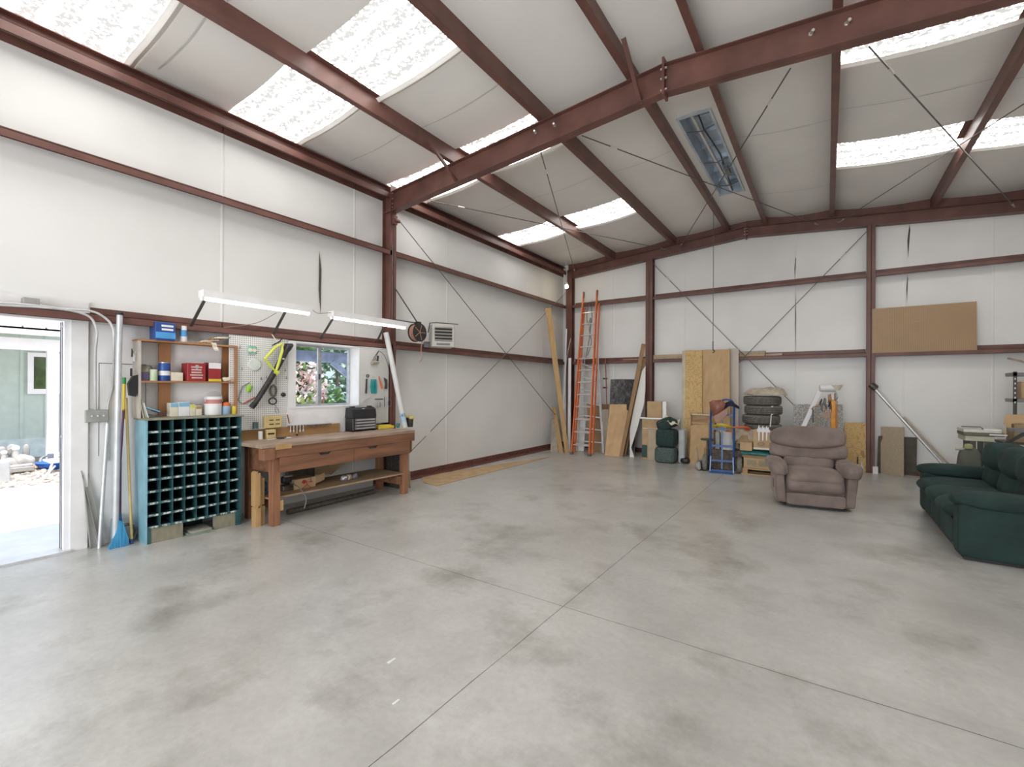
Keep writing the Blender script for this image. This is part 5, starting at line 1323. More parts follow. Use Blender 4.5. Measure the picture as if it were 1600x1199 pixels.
# coiled extension cords
for nm, mat_, cu_, cv_, ru, rv, y_, lb in (('orange_cable', orange_c, 1152, 671, 20, 4.2, 9.7, 'coil of orange extension cord lying over the box behind the hand truck'), ('yellow_cable', yellow, 1129, 668, 14, 4.5, 9.52, 'coil of yellow cord hung on the hand truck')):
    t = T(nm, lb, 'cord', B(cu_, cv_ + 8, y_), group='coiled cords')
    for k in range(6):
        rk_ = random.Random(k + cu_); P = []
        for i in range(24):
            a = 2 * math.pi * i / 24; P.append(B(cu_ + (ru - k * 1.2) * math.cos(a) + rk_.uniform(-1, 1), cv_ + (rv - k * .4) * math.sin(a) + (4 * (cu_ - 1140) / 20) * math.cos(a) * -.4 + rk_.uniform(-.8, .8), y_ + .16 * math.sin(a) + .01 * k))
        MB().tube(P, .009, 6, True).build('loop', mat_, t, smooth=True)

# ------------------------------------------------------------------ tires
c0 = B(1190, 690, 10.3)
tx, ty = c0.x, 10.35; R_T = .335
z = 0
tg = 'stack of old tires'
heights = []
ztop = B(1190, 619, 10.1).z; 
proto = None; NT = 8; th_ = ztop / NT
lb = ['bottom tire of the stack, hidden behind the cartons', 'second tire up in the stack behind the cartons', 'third tire up in the stack', 'fourth tire up in the stack', 'fifth tire up, level with the orange cord coil', 'tire two below the top one, where the tape end hangs', 'tire just under the top one, crossed by white tape', 'topmost tire in the stack, under the kraft paper sack']
for k in range(NT):
    t = T('tire', 'black worn ' + lb[k], 'tire', (tx + (.0, .01, -.01, .0, .02, -.02, .02, .0)[k], ty, k * th_), group=tg)
    h = th_ / 2 * 1.0; x_, y_ = t.location.x, t.location.y
    prof = [(.19, -h * .7), (.235, -h * .99), (.285, -h * .97), (R_T - .010, -h * .82), (R_T, -h * .45), (R_T, h * .45), (R_T - .010, h * .82), (.285, h * .97), (.235, h * .99), (.19, h * .7), (.2, 0)]
    m = MB(); mm = prof + [prof[0]]; n = 36; vs = []; 
    for r, zz in prof:
        for q_ in range(n): a = 2 * math.pi * q_ / n; vs.append((x_ + r * math.cos(a), y_ + r * math.sin(a), k * th_ + h + zz))
    L_ = len(prof); m.add(vs, [(i * n + q_, i * n + (q_ + 1) % n, ((i + 1) % L_) * n + (q_ + 1) % n, ((i + 1) % L_) * n + q_) for i in range(L_) for q_ in range(n)])
    m.build('carcass', rubber, t, smooth=True, angle=60)
    for gz in (-.35, 0, .35):
        MB().lathe((x_, y_, k * th_ + h + gz * h), [(R_T + .0005, -.003), (R_T + .0005, .003)], 36).build('tread_groove', M('groove_black', (.012, .012, .012), .9), t, smooth=True)
ps = MB(); zt3 = NT * th_
def psf(a, b):
    r = .36 * math.sqrt(max(a, 1e-4)); an = 2 * math.pi * b
    n_ = noise.noise(V((math.cos(an) * 1.7 * (r / .3), math.sin(an) * 1.7 * (r / .3), 4.2)))
    return V((tx + .04 + (r * 1.12 + .05 * n_ * a) * math.cos(an), ty - .02 + r * .9 * math.sin(an), zt3 + .02 + (.13 * (1 - a ** 2) + .07 * n_ + .05 * noise.noise(V((math.cos(an) * 6 * r, math.sin(an) * 6 * r * 3, 1)))) + .0))
ps.grid(psf, 9, 30)
for i, p in enumerate(ps.v): ps.v[i] = V((p.x, p.y, max(p.z, zt3 + .004)))
S('paper_sack', ps, paper, 'crumpled kraft paper sack lying on top of the tire stack', 'paper sack', smooth=True, angle=25)
P = [B(1204, v, 10.03) for v in (635, 641, 648)] + [B(1201, 655, 10.02), B(1199, 668, 10.02)]
a = math.atan2(P[0].y - ty, P[0].x - tx)
m = MB(); ax_ = B(1206, 640, ty - R_T).x; an = math.asin(min(1, (ax_ - tx) / R_T))
def tp(a0, z, w):
    return [V((tx + (R_T + .004) * math.sin(a0 + s_ * w), ty - (R_T + .004) * math.cos(a0 + s_ * w), z)) for s_ in (-1, 1)]
rows = [(an, zt3 - th_ * 1.02, .06), (an, zt3 - th_ * 1.9, .06), (an - .06, zt3 - th_ * 2.0, .03), (an - .12, zt3 - th_ * 3.4, .03)]
vs = [];
for r_ in rows: vs += tp(*r_)
m.add(vs, [(2 * i, 2 * i + 1, 2 * i + 3, 2 * i + 2) for i in range(3)]); S('white_tape', m, lbl_white, 'strip of white tape hanging down the tire stack', 'tape')

# ------------------------------------------------------------------ cartons on a pallet between truck and recliner
pal = T('pallet', 'wooden pallet edge under the cartons beside the hand truck', 'pallet', (5.15, 9.7, 0))
xa, xb = B(1158, 742, 9.62).x, 5.75
for z in (0.0, .10): MB().box((xa, 9.60, z), (xb, 9.72, z + .022)).build('deck_board', pine_x, pal); MB().box((xa, 9.85, z), (xb, 9.97, z + .022)).build('deck_board', pine_x, pal)
for x in (xa + .02, (xa + xb) / 2, xb - .1): MB().box((x, 9.61, .022), (x + .09, 9.97, .10)).build('block', pine, pal)
GB = 'cartons on the pallet'
MBx = lambda x0, x1, z0, z1, y0, y1, mat_, lb, nm='cardboard_box', cat='cardboard box', r=.004: S(nm, MB().rbox((x0, y0, z0), (x1, y1, z1), r), mat_, lb, cat, GB)
zA = .124
x1 = 5.6
t = T('cardboard_tray', 'wide cardboard tray with cut hand holes resting on the pallet', 'cardboard box', ((xa + x1) / 2, 9.7, zA), group=GB)
MB().rbox((xa + .04, 9.62, zA), (x1, 9.98, zA + .20), .004).build('body', card, t)
for k in range(3): MB().box((xa + .10 + .20 * k, 9.617, zA + .05), (xa + .25 + .20 * k, 9.62, zA + .15)).build('hand_hole', M('olive_inside', (.30, .27, .16), .7), t)
MBx(xa + .02, x1, zA + .201, zA + .25, 9.60, 9.98, card_d, 'flattened carton lying on the tray on the pallet', 'flat_carton', 'cardboard sheet')
tq = M('teal_tarp', (.10, .36, .36), .45, var=.35, scale=10, stretch=(.5, .5, 3))
m = MB(); m.grid(lambda a, b: V((xa - .0 + (x1 - xa) * a, 9.57 + .38 * b, zA + .262 + .075 * (1 - .5 * a) * (1 + .4 * math.sin(a * 5 + 1)) * (b ** .6) + .012 * math.sin(a * 31) * b)), 20, 6); m.grid(lambda a, b: V((xa + (x1 - xa) * a, 9.57 + .38 * b, zA + .252)), 2, 2)
S('teal_tarp', m, tq, 'folded teal tarpaulin between the cartons on the pallet', 'tarp', GB, smooth=True)
zB = zA + .36
t1_ = T('cardboard_box', 'open brown carton with white plastic shapes sticking out, beside the recliner', 'cardboard box', (5.2, 9.7, zB), group=GB)
a, b = B(1177, 700, 9.62), B(1222, 675, 9.62)
MB().rbox((a.x, 9.62, zB), (a.x + .75, 9.98, b.z - .02), .003).build('body', card, t1_)
MB().prism([(a.x, 9.62, b.z - .02), (a.x + .02, 9.62, b.z + .02), (a.x + .12, 9.62, b.z + .05), (a.x + .20, 9.62, b.z - .02)], (0, .01, 0)).build('flap', card, t1_)
MB().box((a.x + .0, 9.617, zB + .0), (a.x + .75, 9.62, zB + .035)).build('bottom_edge', cream, t1_)
t = T('plastic_animal_rack', 'white plastic pronged rack standing on the open carton', 'rack', (a.x + .25, 9.7, b.z))
for k in range(3):
    u = 1186 + k * 6.0
    MB().prism([B(u - 3, 673, 9.6), B(u - 1.5, 668, 9.6), B(u, 664 + k, 9.6), B(u + 1, 669, 9.6), B(u + 3.5, 668, 9.6), B(u + 2.5, 674, 9.6)], (0, .02, 0)).build('ear', lbl_white, t)
    MB().prism([B(u - 1.5, 674, 9.6), B(u + 1.5, 674, 9.6), B(u + .5, 689, 9.6), B(u - 1, 689, 9.6)], (0, .02, 0)).build('prong', lbl_white, t)
MB().box(B(1183, 675, 9.598), B(1203, 672, 9.6) + V((0, .02, 0))).build('rail', lbl_white, t)
MB().tube([B(1189 + 5 * math.cos(q), 694 + 2.4 * math.sin(q), 9.60) for q in [i * math.pi / 8 for i in range(16)]], .005, 6, True).build('wire_ring', grey_p, t, smooth=True)
a, b = B(1156, 703, 9.55), B(1175, 692, 9.55)
S('small_carton', MB().rbox((a.x, 9.55, zB - .03), (b.x, 9.75, b.z), .003), card, 'small brown carton left of the open carton, above the teal tarpaulin', 'cardboard box', GB)
c_ = B(1167, 685, 9.75)
S('bulging_carton', MB().prism([B(1150, 693, 9.72), B(1171, 694, 9.72), B(1176, 683, 9.72), B(1170, 680, 9.72), B(1157, 681, 9.72)], (0, .22, 0)), card_d, 'crushed carton behind the small carton', 'cardboard box', GB)
S('brown_bundle', MB().puff(c_ + V((-.02, .12, .03)), (.26, .16, .12), 3, 10, .05, 6, 2), M('beige_bag', (.44, .37, .28), .8, var=.2, scale=8, bump=.5, bscale=14), 'beige ribbed bag lying under the orange cord', 'bag', GB, smooth=True)
# white bucket seen through the hand truck + other bits
c_ = B(1137, 690, 9.95)
zb0 = B(1137, 699, 9.95).z; zb1 = B(1137, 676, 9.95).z
t = T('plastic_bucket', 'white plastic bucket seen through the frame of the hand truck', 'bucket', (c_.x, 9.95, 0))
S('wooden_crate', MB().rbox((c_.x - .38, 9.85, 0.0), (c_.x + .28, 10.25, .40), .01), M('dark_crate', (.16, .12, .09), .7, var=.4, scale=14), 'dark crate of odds and ends behind the hand truck', 'crate')
MB().lathe((c_.x, 10.0, .40), [(.13, 0), (.14, zb1 - .41), (.148, zb1 - .40), (.148, zb1 - .37), (.13, zb1 - .37)], 24).build('pail', lbl_white, t, smooth=True)
t.location.z = .40; W[t.name] = Matrix.Translation(t.location)
for ch in t.children: ch.location.z -= .40
S('grey_pillar_box', MB().rbox((B(1119, 690, 10.0).x, 9.9, .401), (B(1124, 690, 10.0).x + .02, 10.15, zb1), .005), M('sage_grey', (.36, .38, .33), .6), 'narrow sage grey box left of the white bucket', 'box')
t = T('shop_stool', 'small round dark stool top behind the left wheel of the hand truck', 'stool', (B(1106, 690, 9.8).x, 9.8, 0))
zst = B(1106, 687, 9.8).z; xs = t.location.x
MB().lathe((xs, 9.8, zst), [(.02, -.02), (.13, -.012), (.135, .01), (.12, .018), (.001, .018)], 20).build('seat', M('dark_green_metal', (.06, .08, .07), .4), t, smooth=True)
MB().cyl((xs, 9.8, 0), (xs, 9.8, zst), .025).build('stem', steel_rust, t, smooth=True); MB().lathe((xs, 9.8, 0), [(.14, 0), (.14, .012), (.03, .03)], 18).build('base', steel_rust, t, smooth=True)
S('floor_jack', MB().puff((xs - .12, 9.65, .09), (.05, .16, .09), 4, 7, .03, 20, 1).tube([(xs - .12, 9.62, .1), (xs - .16, 9.55, .45)], .012, 8), M('dull_steel', (.38, .38, .36), .45, .3), 'grey jack with an upright handle left of the hand truck wheel', 'jack', smooth=True)
S('car_part', MB().puff((4.62, 9.86, .52), (.12, .10, .10), 3, 8, .05, 15, 7), M('brown_clutter', (.12, .085, .075), .7, var=.4, scale=14), 'dark brown lump between the hand truck and the cartons', 'bag', smooth=True)
S('grey_pillow_box', MB().rbox((B(1107, 676, 10.1).x, 10.1, 0), (B(1116, 676, 10.1).x, 10.3, B(1110, 661, 10.1).z), .01), M('taupe_card', (.26, .21, .17), .7), 'tall taupe box behind the left rail of the hand truck', 'box')

# ------------------------------------------------------------------ behind the recliner
tz = M('speckled_stone', (.52, .51, .48), .5, col2=(.22, .21, .2), scale=55, contrast=(.42, .56))
sheet([(1240, 733), (1318, 738)], [(1317, 632), (1240, 632)], D - .05, .02, tz, 'grey speckled panel standing on the back wall behind the recliner', 'speckled_panel', 'panel')
p0 = F(1233, 745); p0 = V((B(1232, 690, 10.2).x - .1, 10.2, 0)); p1 = B(1280, 612, 10.75)
S('plastic_downspout', MB().beam(p0, p1, .075, .05, (1, .3, 0)), white_tr, 'white plastic downspout leaning behind the recliner', 'pipe')
bd = B(1292, 640, 10.6)
t = T('shop_vise_post', 'orange post with a cluster of hanging tools behind the recliner', 'tool stand', (B(1300, 640, 10.5).x, 10.5, 0))
a, b = B(1298, 668, 10.5), B(1306, 625, 10.5)
MB().rbox((a.x, 10.48, 0), (b.x, 10.56, b.z), .008).build('post', M('amber_orange', (.75, .30, .02), .45, var=.15, scale=12), t)
MB().rbox((b.x + .0, 10.49, 0), (b.x + .03, 10.55, b.z - .02), .004).build('side_strip', M('rust_scrap', (.42, .2, .1), .6), t)
MB().cyl(B(1281, 607, 10.45), B(1305, 606, 10.5), .06, .075, 16).build('white_horn', lbl_white, t, smooth=True)
MB().lathe(B(1306, 606, 10.5) + V((0, 0, -.05)), [(.06, 0), (.10, .08), (.105, .1), (.001, .1)], 16).build('shade', cream, t, smooth=True)
for k in range(12):
    rk_ = random.Random(k + 50); u = 1283 + rk_.random() * 24; v = 612 + rk_.random() * 20
    MB().tube([B(u, v, 10.45 + .01 * k), B(u + rk_.uniform(-3, 3), v + 8, 10.43 + .01 * k), B(u + rk_.uniform(-2, 2), v + 13, 10.46 + .01 * k)], [.014, .02, .010], 7).build('fitting', [M('copper_brass', (.42, .25, .15), .35, .5), grey_p, M('dull_steel', (.38, .38, .36), .45, .3), steel_rust][k % 4], t, smooth=True)
MB().tube(bez([B(1268, 640, 10.5), B(1272, 636, 10.5), B(1280, 634, 10.5), B(1290, 630, 10.5)]), .012, 7).build('hook_arm', M('copper_brass', (.42, .25, .15), .35, .5), t, smooth=True)
MB().tube([B(1270, 637, 10.5), B(1270.5, 661, 10.5)], .009, 6).build('hook', steel_rust, t, smooth=True)
for k, (u, v) in enumerate(((1290, 646), (1292, 650), (1296, 641))):
    MB().tube([B(u + (4 - k) * math.cos(q), v + (6 - k) * math.sin(q), 10.42 + .02 * k) for q in [i * math.pi / 8 for i in range(16)]], .007, 6, True).build('ring', M('copper_brass', (.42, .25, .15), .35, .5), t, smooth=True)
for u in (1276, 1293): MB().tube([B(u, 640, 10.56), V((B(u, 640, 10.56).x, 10.56, 0))], .014, 7).build('rod', M('tan_metal', (.45, .38, .3), .5, .2), t, smooth=True)
sheet([(1320, 737), (1353, 739)], [(1353, 661), (1320, 660)], D - .07, .018, osb, 'short strand board panel beside the red column, right of the recliner', 'strand_board', 'panel')
t = T('small_lamp', 'little clear bottle and dark stand on the floor by the column', 'bottle', F(1343, 738))
c_ = F(1346, 740); MB().lathe(c_, [(.03, 0), (.04, .02), (.035, .12), (.015, .17), (.015, .22)], 14).build('bottle', M('clear_plastic', (.6, .62, .6), .15), t, smooth=True)
c_ = F(1340, 739); MB().tube([c_, c_ + V((0, .05, .30))], .012, 7).build('stand', steel_rust, t, smooth=True); MB().prism([c_ + V((-.10, .1, .30)), c_ + V((.12, .1, .28)), c_ + V((.1, .1, .42)), c_ + V((-.1, .1, .42))], (0, .02, 0)).build('plate', M('rust_scrap2', (.4, .25, .12), .6), t)
sheet([(1376, 740), (1412, 745)], [(1412, 668), (1376, 667)], D - .02, .018, part_b, 'tan particle board leaning on the back wall right of the column', 'particle_board', 'panel')
sheet([(1412, 742), (1432, 744)], [(1433, 684), (1412, 683)], D - .0, .012, dark_b, 'dark hardboard panel, right of the tan particle board', 'hardboard_panel', 'panel', 'dark hardboard panels')
sheet([(1370, 739), (1378, 740)], [(1379, 681), (1372, 682)], D - .0, .012, dark_b, 'dark hardboard panel peeking out left of the tan particle board', 'hardboard_panel', 'panel', 'dark hardboard panels')
S('wood_post_offcut', MB().rbox(F(1364, 741) + V((0, .05, 0)), F(1370, 741) + V((.02, .12, .13)), .004), white_pt, 'small pale offcut on the floor at the foot of the column', 'wood scrap')
for k, (u0, v0, u1, v1, yy, r, mt, lb) in enumerate(((1366, 607, 1480, 733, D - .05, .026, alu, 'long shiny metal pipe slanting down behind the sofa from the column'), (1412, 652, 1492, 736, D - .10, .018, M('tan_metal', (.45, .38, .3), .5, .2), 'shorter tan rod lying parallel below the long shiny pipe'))):
    p0 = B(u0, v0, yy); p1 = B(u1, v1, yy - .1); d_ = (p1 - p0).normalized(); p1 = p0 + d_ * ((p0.z - .03) / -d_.z)
    S('metal_pipe', MB().tube([p0, p1], r, 10), mt, lb, 'pipe', 'slanting pipes', smooth=True)
q = B(1366, 606, D - .06)
S('pipe_fitting', MB().tube([q + V((-.06, 0, .06)), q + V((.03, 0, -.03))], .05, 10).tube([q + V((-.02, -.02, .10)), q + V((.06, -.02, .02))], .012, 6), steel_rust, 'dark fitting with a lever at the top end of the shiny pipe', 'fitting', smooth=True)

# ------------------------------------------------------------------ right rear: shelving, boxes, machine
xs0 = B(1583, 600, 10.6).x
t = T('metal_shelving', 'dark slotted metal shelving post and shelf at the right edge', 'shelving', (xs0, 10.6, 0))
for (x, y) in ((xs0, 10.6), (xs0 + .9, 10.6)):
    MB().box((x, y, 0), (x + .045, y + .004, B(1583, 581, 10.6).z)).build('post', M('dark_bracket', (.07, .065, .06), .5), t)
zs_t = B(1583, 581, 10.6).z
for z in (zs_t - .07, B(1590, 623, 10.6).z - .06, .5): MB().box((xs0, 10.6, z), (xs0 + .95, 11.0, z + .055)).build('shelf', M('shelf_grey', (.2, .195, .18), .5), t)
for k in range(6): MB().box((xs0 + .015, 10.598, zs_t - .13 - .075 * k), (xs0 + .03, 10.601, zs_t - .10 - .075 * k)).build('slot', lbl_white, t)
zz = B(1590, 623, 10.6).z
S('tool_case', MB().rbox((xs0 + .10, 10.65, zz - .004), (xs0 + .5, 10.9, zz + .27), .01), card, 'brown box on the upper shelf at the right edge', 'box')
S('long_stick', MB().beam(B(1575, 560, D - .2), B(1640, 575, D - 1.2), .03, .02), M('pinkish_plank', (.46, .36, .28), .7), 'pale stick poking out under the wall beam at the right edge', 'stick')
a = B(1569, 668, 9.6); xw1 = a.x
t = T('open_carton', 'open cardboard box with raised flaps at the right edge', 'cardboard box', (xw1 + .3, 9.7, 0))
zc0, zc1 = B(1580, 680, 9.6).z, B(1580, 663, 9.6).z
MB().box((xw1 + .1, 9.6, zc0 - .1), (xw1 + .8, 9.95, zc1)).build('body', card_d, t)
MB().prism([B(1568, 662, 9.6), B(1580, 662, 9.6), B(1600, 661, 9.6), B(1608, 648, 9.6), B(1570, 648, 9.6)], (0, -.01, .0)).build('flap', card, t)
MB().prism([B(1568, 662, 9.6), B(1580, 662, 9.6), B(1580, 677, 9.6)], (0, -.01, 0)).build('flap', card, t)
S('side_table', MB().box((xw1 + .0, 9.55, 0), (xw1 + .04, 9.59, zc0 - .13)).box((xw1 + .8, 9.55, 0), (xw1 + .84, 9.59, zc0 - .13)).box((xw1 + .0, 9.95, 0), (xw1 + .04, 9.99, zc0 - .13)).box((xw1 - .03, 9.5, zc0 - .13), (xw1 + .9, 10.0, zc0 - .101)), dark_b, 'dark table carrying the open cardboard box behind the sofa', 'table')
# table saw like machine with boxes on it
ys = 9.3; xa = B(1508, 680, ys).x; xb = B(1570, 680, ys).x
t = T('table_saw', 'green-grey machine table with cream and metal top behind the sofa', 'table saw', ((xa + xb) / 2, ys, 0))
z1_, z2_, z3_ = B(1530, 690, ys).z, B(1530, 682, ys).z, B(1530, 673, ys).z
MB().box((xa + .05, ys + .02, 0), (xa + .12, ys + .4, z1_)).build('leg', dark_b, t); MB().box((xb - .2, ys + .02, 0), (xb - .1, ys + .4, z1_)).build('leg', dark_b, t)
MB().box((xa + .2, ys + .03, .3), (xb - .12, ys + .38, z1_)).build('cabinet', M('pale_green_metal', (.36, .42, .33), .5), t)
MB().rbox((xa - .0, ys, z1_), (xb - .1, ys + .45, z2_), .004).build('cream_top', M('pale_olive', (.48, .48, .36), .5), t)
MB().rbox((xa - .02, ys - .01, z2_ + .005), (xb + .0, ys + .4, z2_ + .05), .004).build('dark_layer', M('dark_olive', (.13, .115, .08), .5), t)
MB().rbox((xa - .02, ys - .0, z2_ + .05), (xa + .38, ys + .4, z3_ + .02), .006).build('bright_top', M('satin_metal', (.62, .60, .55), .3, .4), t)
MB().rbox((xa + .38, ys - .0, z2_ + .05), (xb + .02, ys + .4, z3_ + .01), .006).build('tan_top', card, t)
MB().tube([V((xa - .04, ys, z3_ + .05)), V((xa + .16, ys, z3_ + .05)), V((xa + .19, ys, z3_ + .02))], .008, 6).build('handle', dark_rod, t, smooth=True)
text_bars_z = MB().box((xa + .25, ys - .012, z2_ + .02), (xa + .43, ys - .0105, z2_ + .04)); text_bars_z.build('lettering', lbl_white, t)
p = B(1513, 700, ys - .1)
t = T('green_funnel', 'dark green bulging bag beside the sofa back with a small knob', 'bag', (p.x, ys - .15, 0))
MB().puff((p.x, ys - .15, .40), (.13, .12, .40), 3, 8, .02, 5).build('body', M('olive_cloth', (.10, .11, .085), .8), t, smooth=True)
q = B(1502, 702, ys - .2); MB().tube([q + V((-.06, 0, 0)), q + V((.06, 0, .0))], .02, 8).build('knob', M('tan_metal', (.45, .38, .3), .5, .2), t, smooth=True)
q = B(1513, 698, ys - .25); MB().puff(q, (.045, .04, .04), 3, 6).build('moss_top', M('moss_cloth', (.30, .32, .15), .8), t, smooth=True)
MB().beam(B(1566, 696, 9.0), B(1612, 672, 9.0), .04, .03).build('arm', black_p, T('exercise_machine_arm', 'black slanting metal arm behind the sofa at the right edge', 'machine', B(1590, 686, 9.0)))
m_ = [o for o in bpy.data.objects if o.name.startswith('exercise_machine_arm')][0]
MB().box(B(1586, 676, 9.0), B(1610, 672, 9.0) + V((0, .3, 0))).build('plate', grey_p, m_); q = B(1612, 680, 9.0); MB().box((q.x, 9.0, 0), (q.x + .05, 9.05, q.z)).build('stand', black_p, m_)

# ------------------------------------------------------------------ hanging bulb and cable hook
q = B(885.5, 448, 10.55)
t = T('bare_bulb', 'lit bare bulb in a white socket hanging in the back corner', 'light bulb', q)
MB().puff(q, (.045, .045, .055), 2, 8).build('globe', bulb_on, t, smooth=True, angle=180)
MB().cyl(q + V((0, 0, .05)), q + V((0, 0, .11)), .024, .02, 12).build('socket', lbl_white, t, smooth=True)
MB().tube([q + V((0, 0, .1)), q + V((-.05, .1, .35)), V((q.x - .08, q.y + .1, 4.95))], .006, 6).build('cord', lbl_white, t, smooth=True)
q0 = B(1114, 549, 9.9)
t = T('hanging_cable', 'thin steel cable hanging from the roof with a small black hook', 'cable', q0)
MB().tube([q0, V((q0.x, q0.y, zp(q0.x) + .14))], .006, 6).build('cable', dark_rod, t, smooth=True)
MB().tube([q0 + V((0, 0, .2)), q0 + V((0, 0, .03))], .012, 8).build('ferrule', grey_p, t, smooth=True)
MB().tube([q0 + V((.028 * math.cos(a), 0, .028 * math.sin(a))) for a in [math.pi * (.5 - i / 7) for i in range(9)]], .009, 7).build('hook', black_p, t, smooth=True)
# bolts / clips on the middle rafter web
for k, (u, v) in enumerate(((837, 207), (867, 196), (1267, 53), (1323, 37))):
    q = B(u, v, FY - .012); S('eye_bolt', MB().tube([q, q + V((.02, -.07, -.015))], .014, 8).lathe(q + V((0, .0, 0)), [(.02, -.006), (.02, .006)], 10, 'y'), bolt_m,
      ['left one of the two pale bolts on the rafter above the left skylights', 'right one of the two pale bolts on the rafter above the left skylights', 'left one of the two pale bolts on the rafter at the right', 'right one of the two pale bolts on the rafter at the right'][k], 'bolt', 'bolts on the rafter', smooth=True)
S('paint_chip', MB().box(F(612, 1033) + V((-.01, -.03, 0)), F(612, 1033) + V((.008, .03, .0015))), lbl_white, 'tiny white paint chip lying on the open floor', 'paint chip')
S('paint_chip', MB().box(F(619, 1097) + V((-.006, -.025, 0)), F(619, 1097) + V((.006, .02, .0015))), lbl_white, 'second tiny white chip on the floor nearer the camera', 'paint chip')

# ------------------------------------------------------------------ recliner
rc = T('recliner', 'taupe suede recliner armchair standing alone on the concrete floor', 'armchair', (5.785, 7.34, 0), .16)
# local frame: +x to the viewer's right along the front, +y to the back
def LR():
    m = MB(); m.X = W[rc.name]; return m
LR().puff((0, .46, .20), (.36, .40, .16), 12, 8).build('base', suede, rc, smooth=True)
LR().puff((0, .045, .125), (.338, .055, .082), 8, 12, .008, 8).build('footrest_apron', suede, rc, smooth=True)
for sx in (-1, 1):
    def sf(w, q, sx=sx): return V((w.x + sx * .035 * (q.z * .5 + .5), w.y - .02 * q.z, w.z))
    LR().puff((sx * .385, .46, .29), (.062, .45, .255), 9, 14, .010, 6, sx, sf).build('arm_side', suede, rc, smooth=True)
    def af(w, q, sx=sx):
        fr = max(0, -q.y)
        return V((w.x * (1 - .12 * fr ** 3) + sx * .01 * q.z, w.y, w.z * (1 + .25 * fr) - .05 * fr ** 2.2 - .012 * abs(q.x) ** 2 + .006 * math.sin(q.x * 14 + w.y * 8) * fr))
    LR().puff((sx * .430, .36, .540), (.120, .40, .072), 3.8, 20, .016, 6, 3 + sx, af, Matrix.Rotation(sx * -.03, 3, 'Z')).build('arm_cushion', suede, rc, smooth=True)
def seatf(w, q):
    dz = .018 * (1 - q.x ** 2) - (.045 * max(0, -q.y) ** 3 if q.z > 0 else 0)
    crease = .014 * math.exp(-((w.z - .055) / .014) ** 2) * (q.y < -.4)
    return V((w.x, w.y + crease - .03 * math.exp(-((q.z + .25) / .5) ** 2) * (q.y < 0), w.z + dz))
LR().puff((0, .34, .345), (.342, .36, .145), 6.5, 26, .014, 7, 2, seatf).build('seat_cushion', suede, rc, smooth=True)
tilt = Matrix.Rotation(-.20, 3, 'X')
LR().puff((0, .72, .535), (.315, .10, .085), 5, 16, .012, 8, 5, None, tilt).build('lumbar_cushion', suede, rc, smooth=True)
def lowf(w, q):
    f_ = (q.y < 0)
    fold = (.007 * math.sin(w.x * 30 + 3 * q.z) + .005 * math.sin(w.x * 57 + 1.3)) * f_ * (1 - abs(q.x)) * (.4 + .6 * max(0, q.z))
    return V((w.x, w.y + fold - .03 * f_ * (1 - q.x ** 2) * (1 - abs(q.z)), w.z - .055 * (1 - q.x ** 2) * (q.z > .3) + .012 * q.x ** 2 * (q.z < 0)))
LR().puff((0, .765, .700), (.485, .115, .125), 6, 28, .014, 6, 8, lowf, tilt).build('back_cushion', suede, rc, smooth=True)
def topf(w, q):
    f_ = (q.y < 0)
    fold = .006 * math.sin(w.x * 26 + 2) * f_ * max(0, -q.z)
    return V((w.x * (1 - .08 * max(0, q.z) ** 2), w.y + fold - .035 * f_ * (1 - q.x ** 2) * (1 - .3 * q.z), w.z - .030 * abs(q.x) ** 3 * (q.z > 0) + (.055 * q.x ** 2 - .035) * max(0, -q.z)))
LR().puff((0, .775, .905), (.480, .140, .145), 5.2, 28, .016, 5, 11, topf, tilt).build('head_cushion', suede, rc, smooth=True)
LR().puff((0, .93, .62), (.40, .05, .40), 8, 10, .01, 5, 4, None, tilt).build('back_shell', suede, rc, smooth=True)
LR().box((-.33, .08, 0), (.33, .85, .06)).build('underframe', black_p, rc)
LR().rbox((-.475, .22, .22), (-.455, .28, .34), .006).build('lever', M('brown_lever', (.10, .07, .06), .4), rc)

# ------------------------------------------------------------------ sofa (faces the left wall)
SX, SY0, SLN = 6.92, 5.99, 2.22
sf_ = T('sofa', 'dark green velvet three-seat sofa with puffy headrests at the right edge', 'sofa', (SX, SY0, 0), .0)
def LS():
    m = MB(); m.X = W[sf_.name]; return m
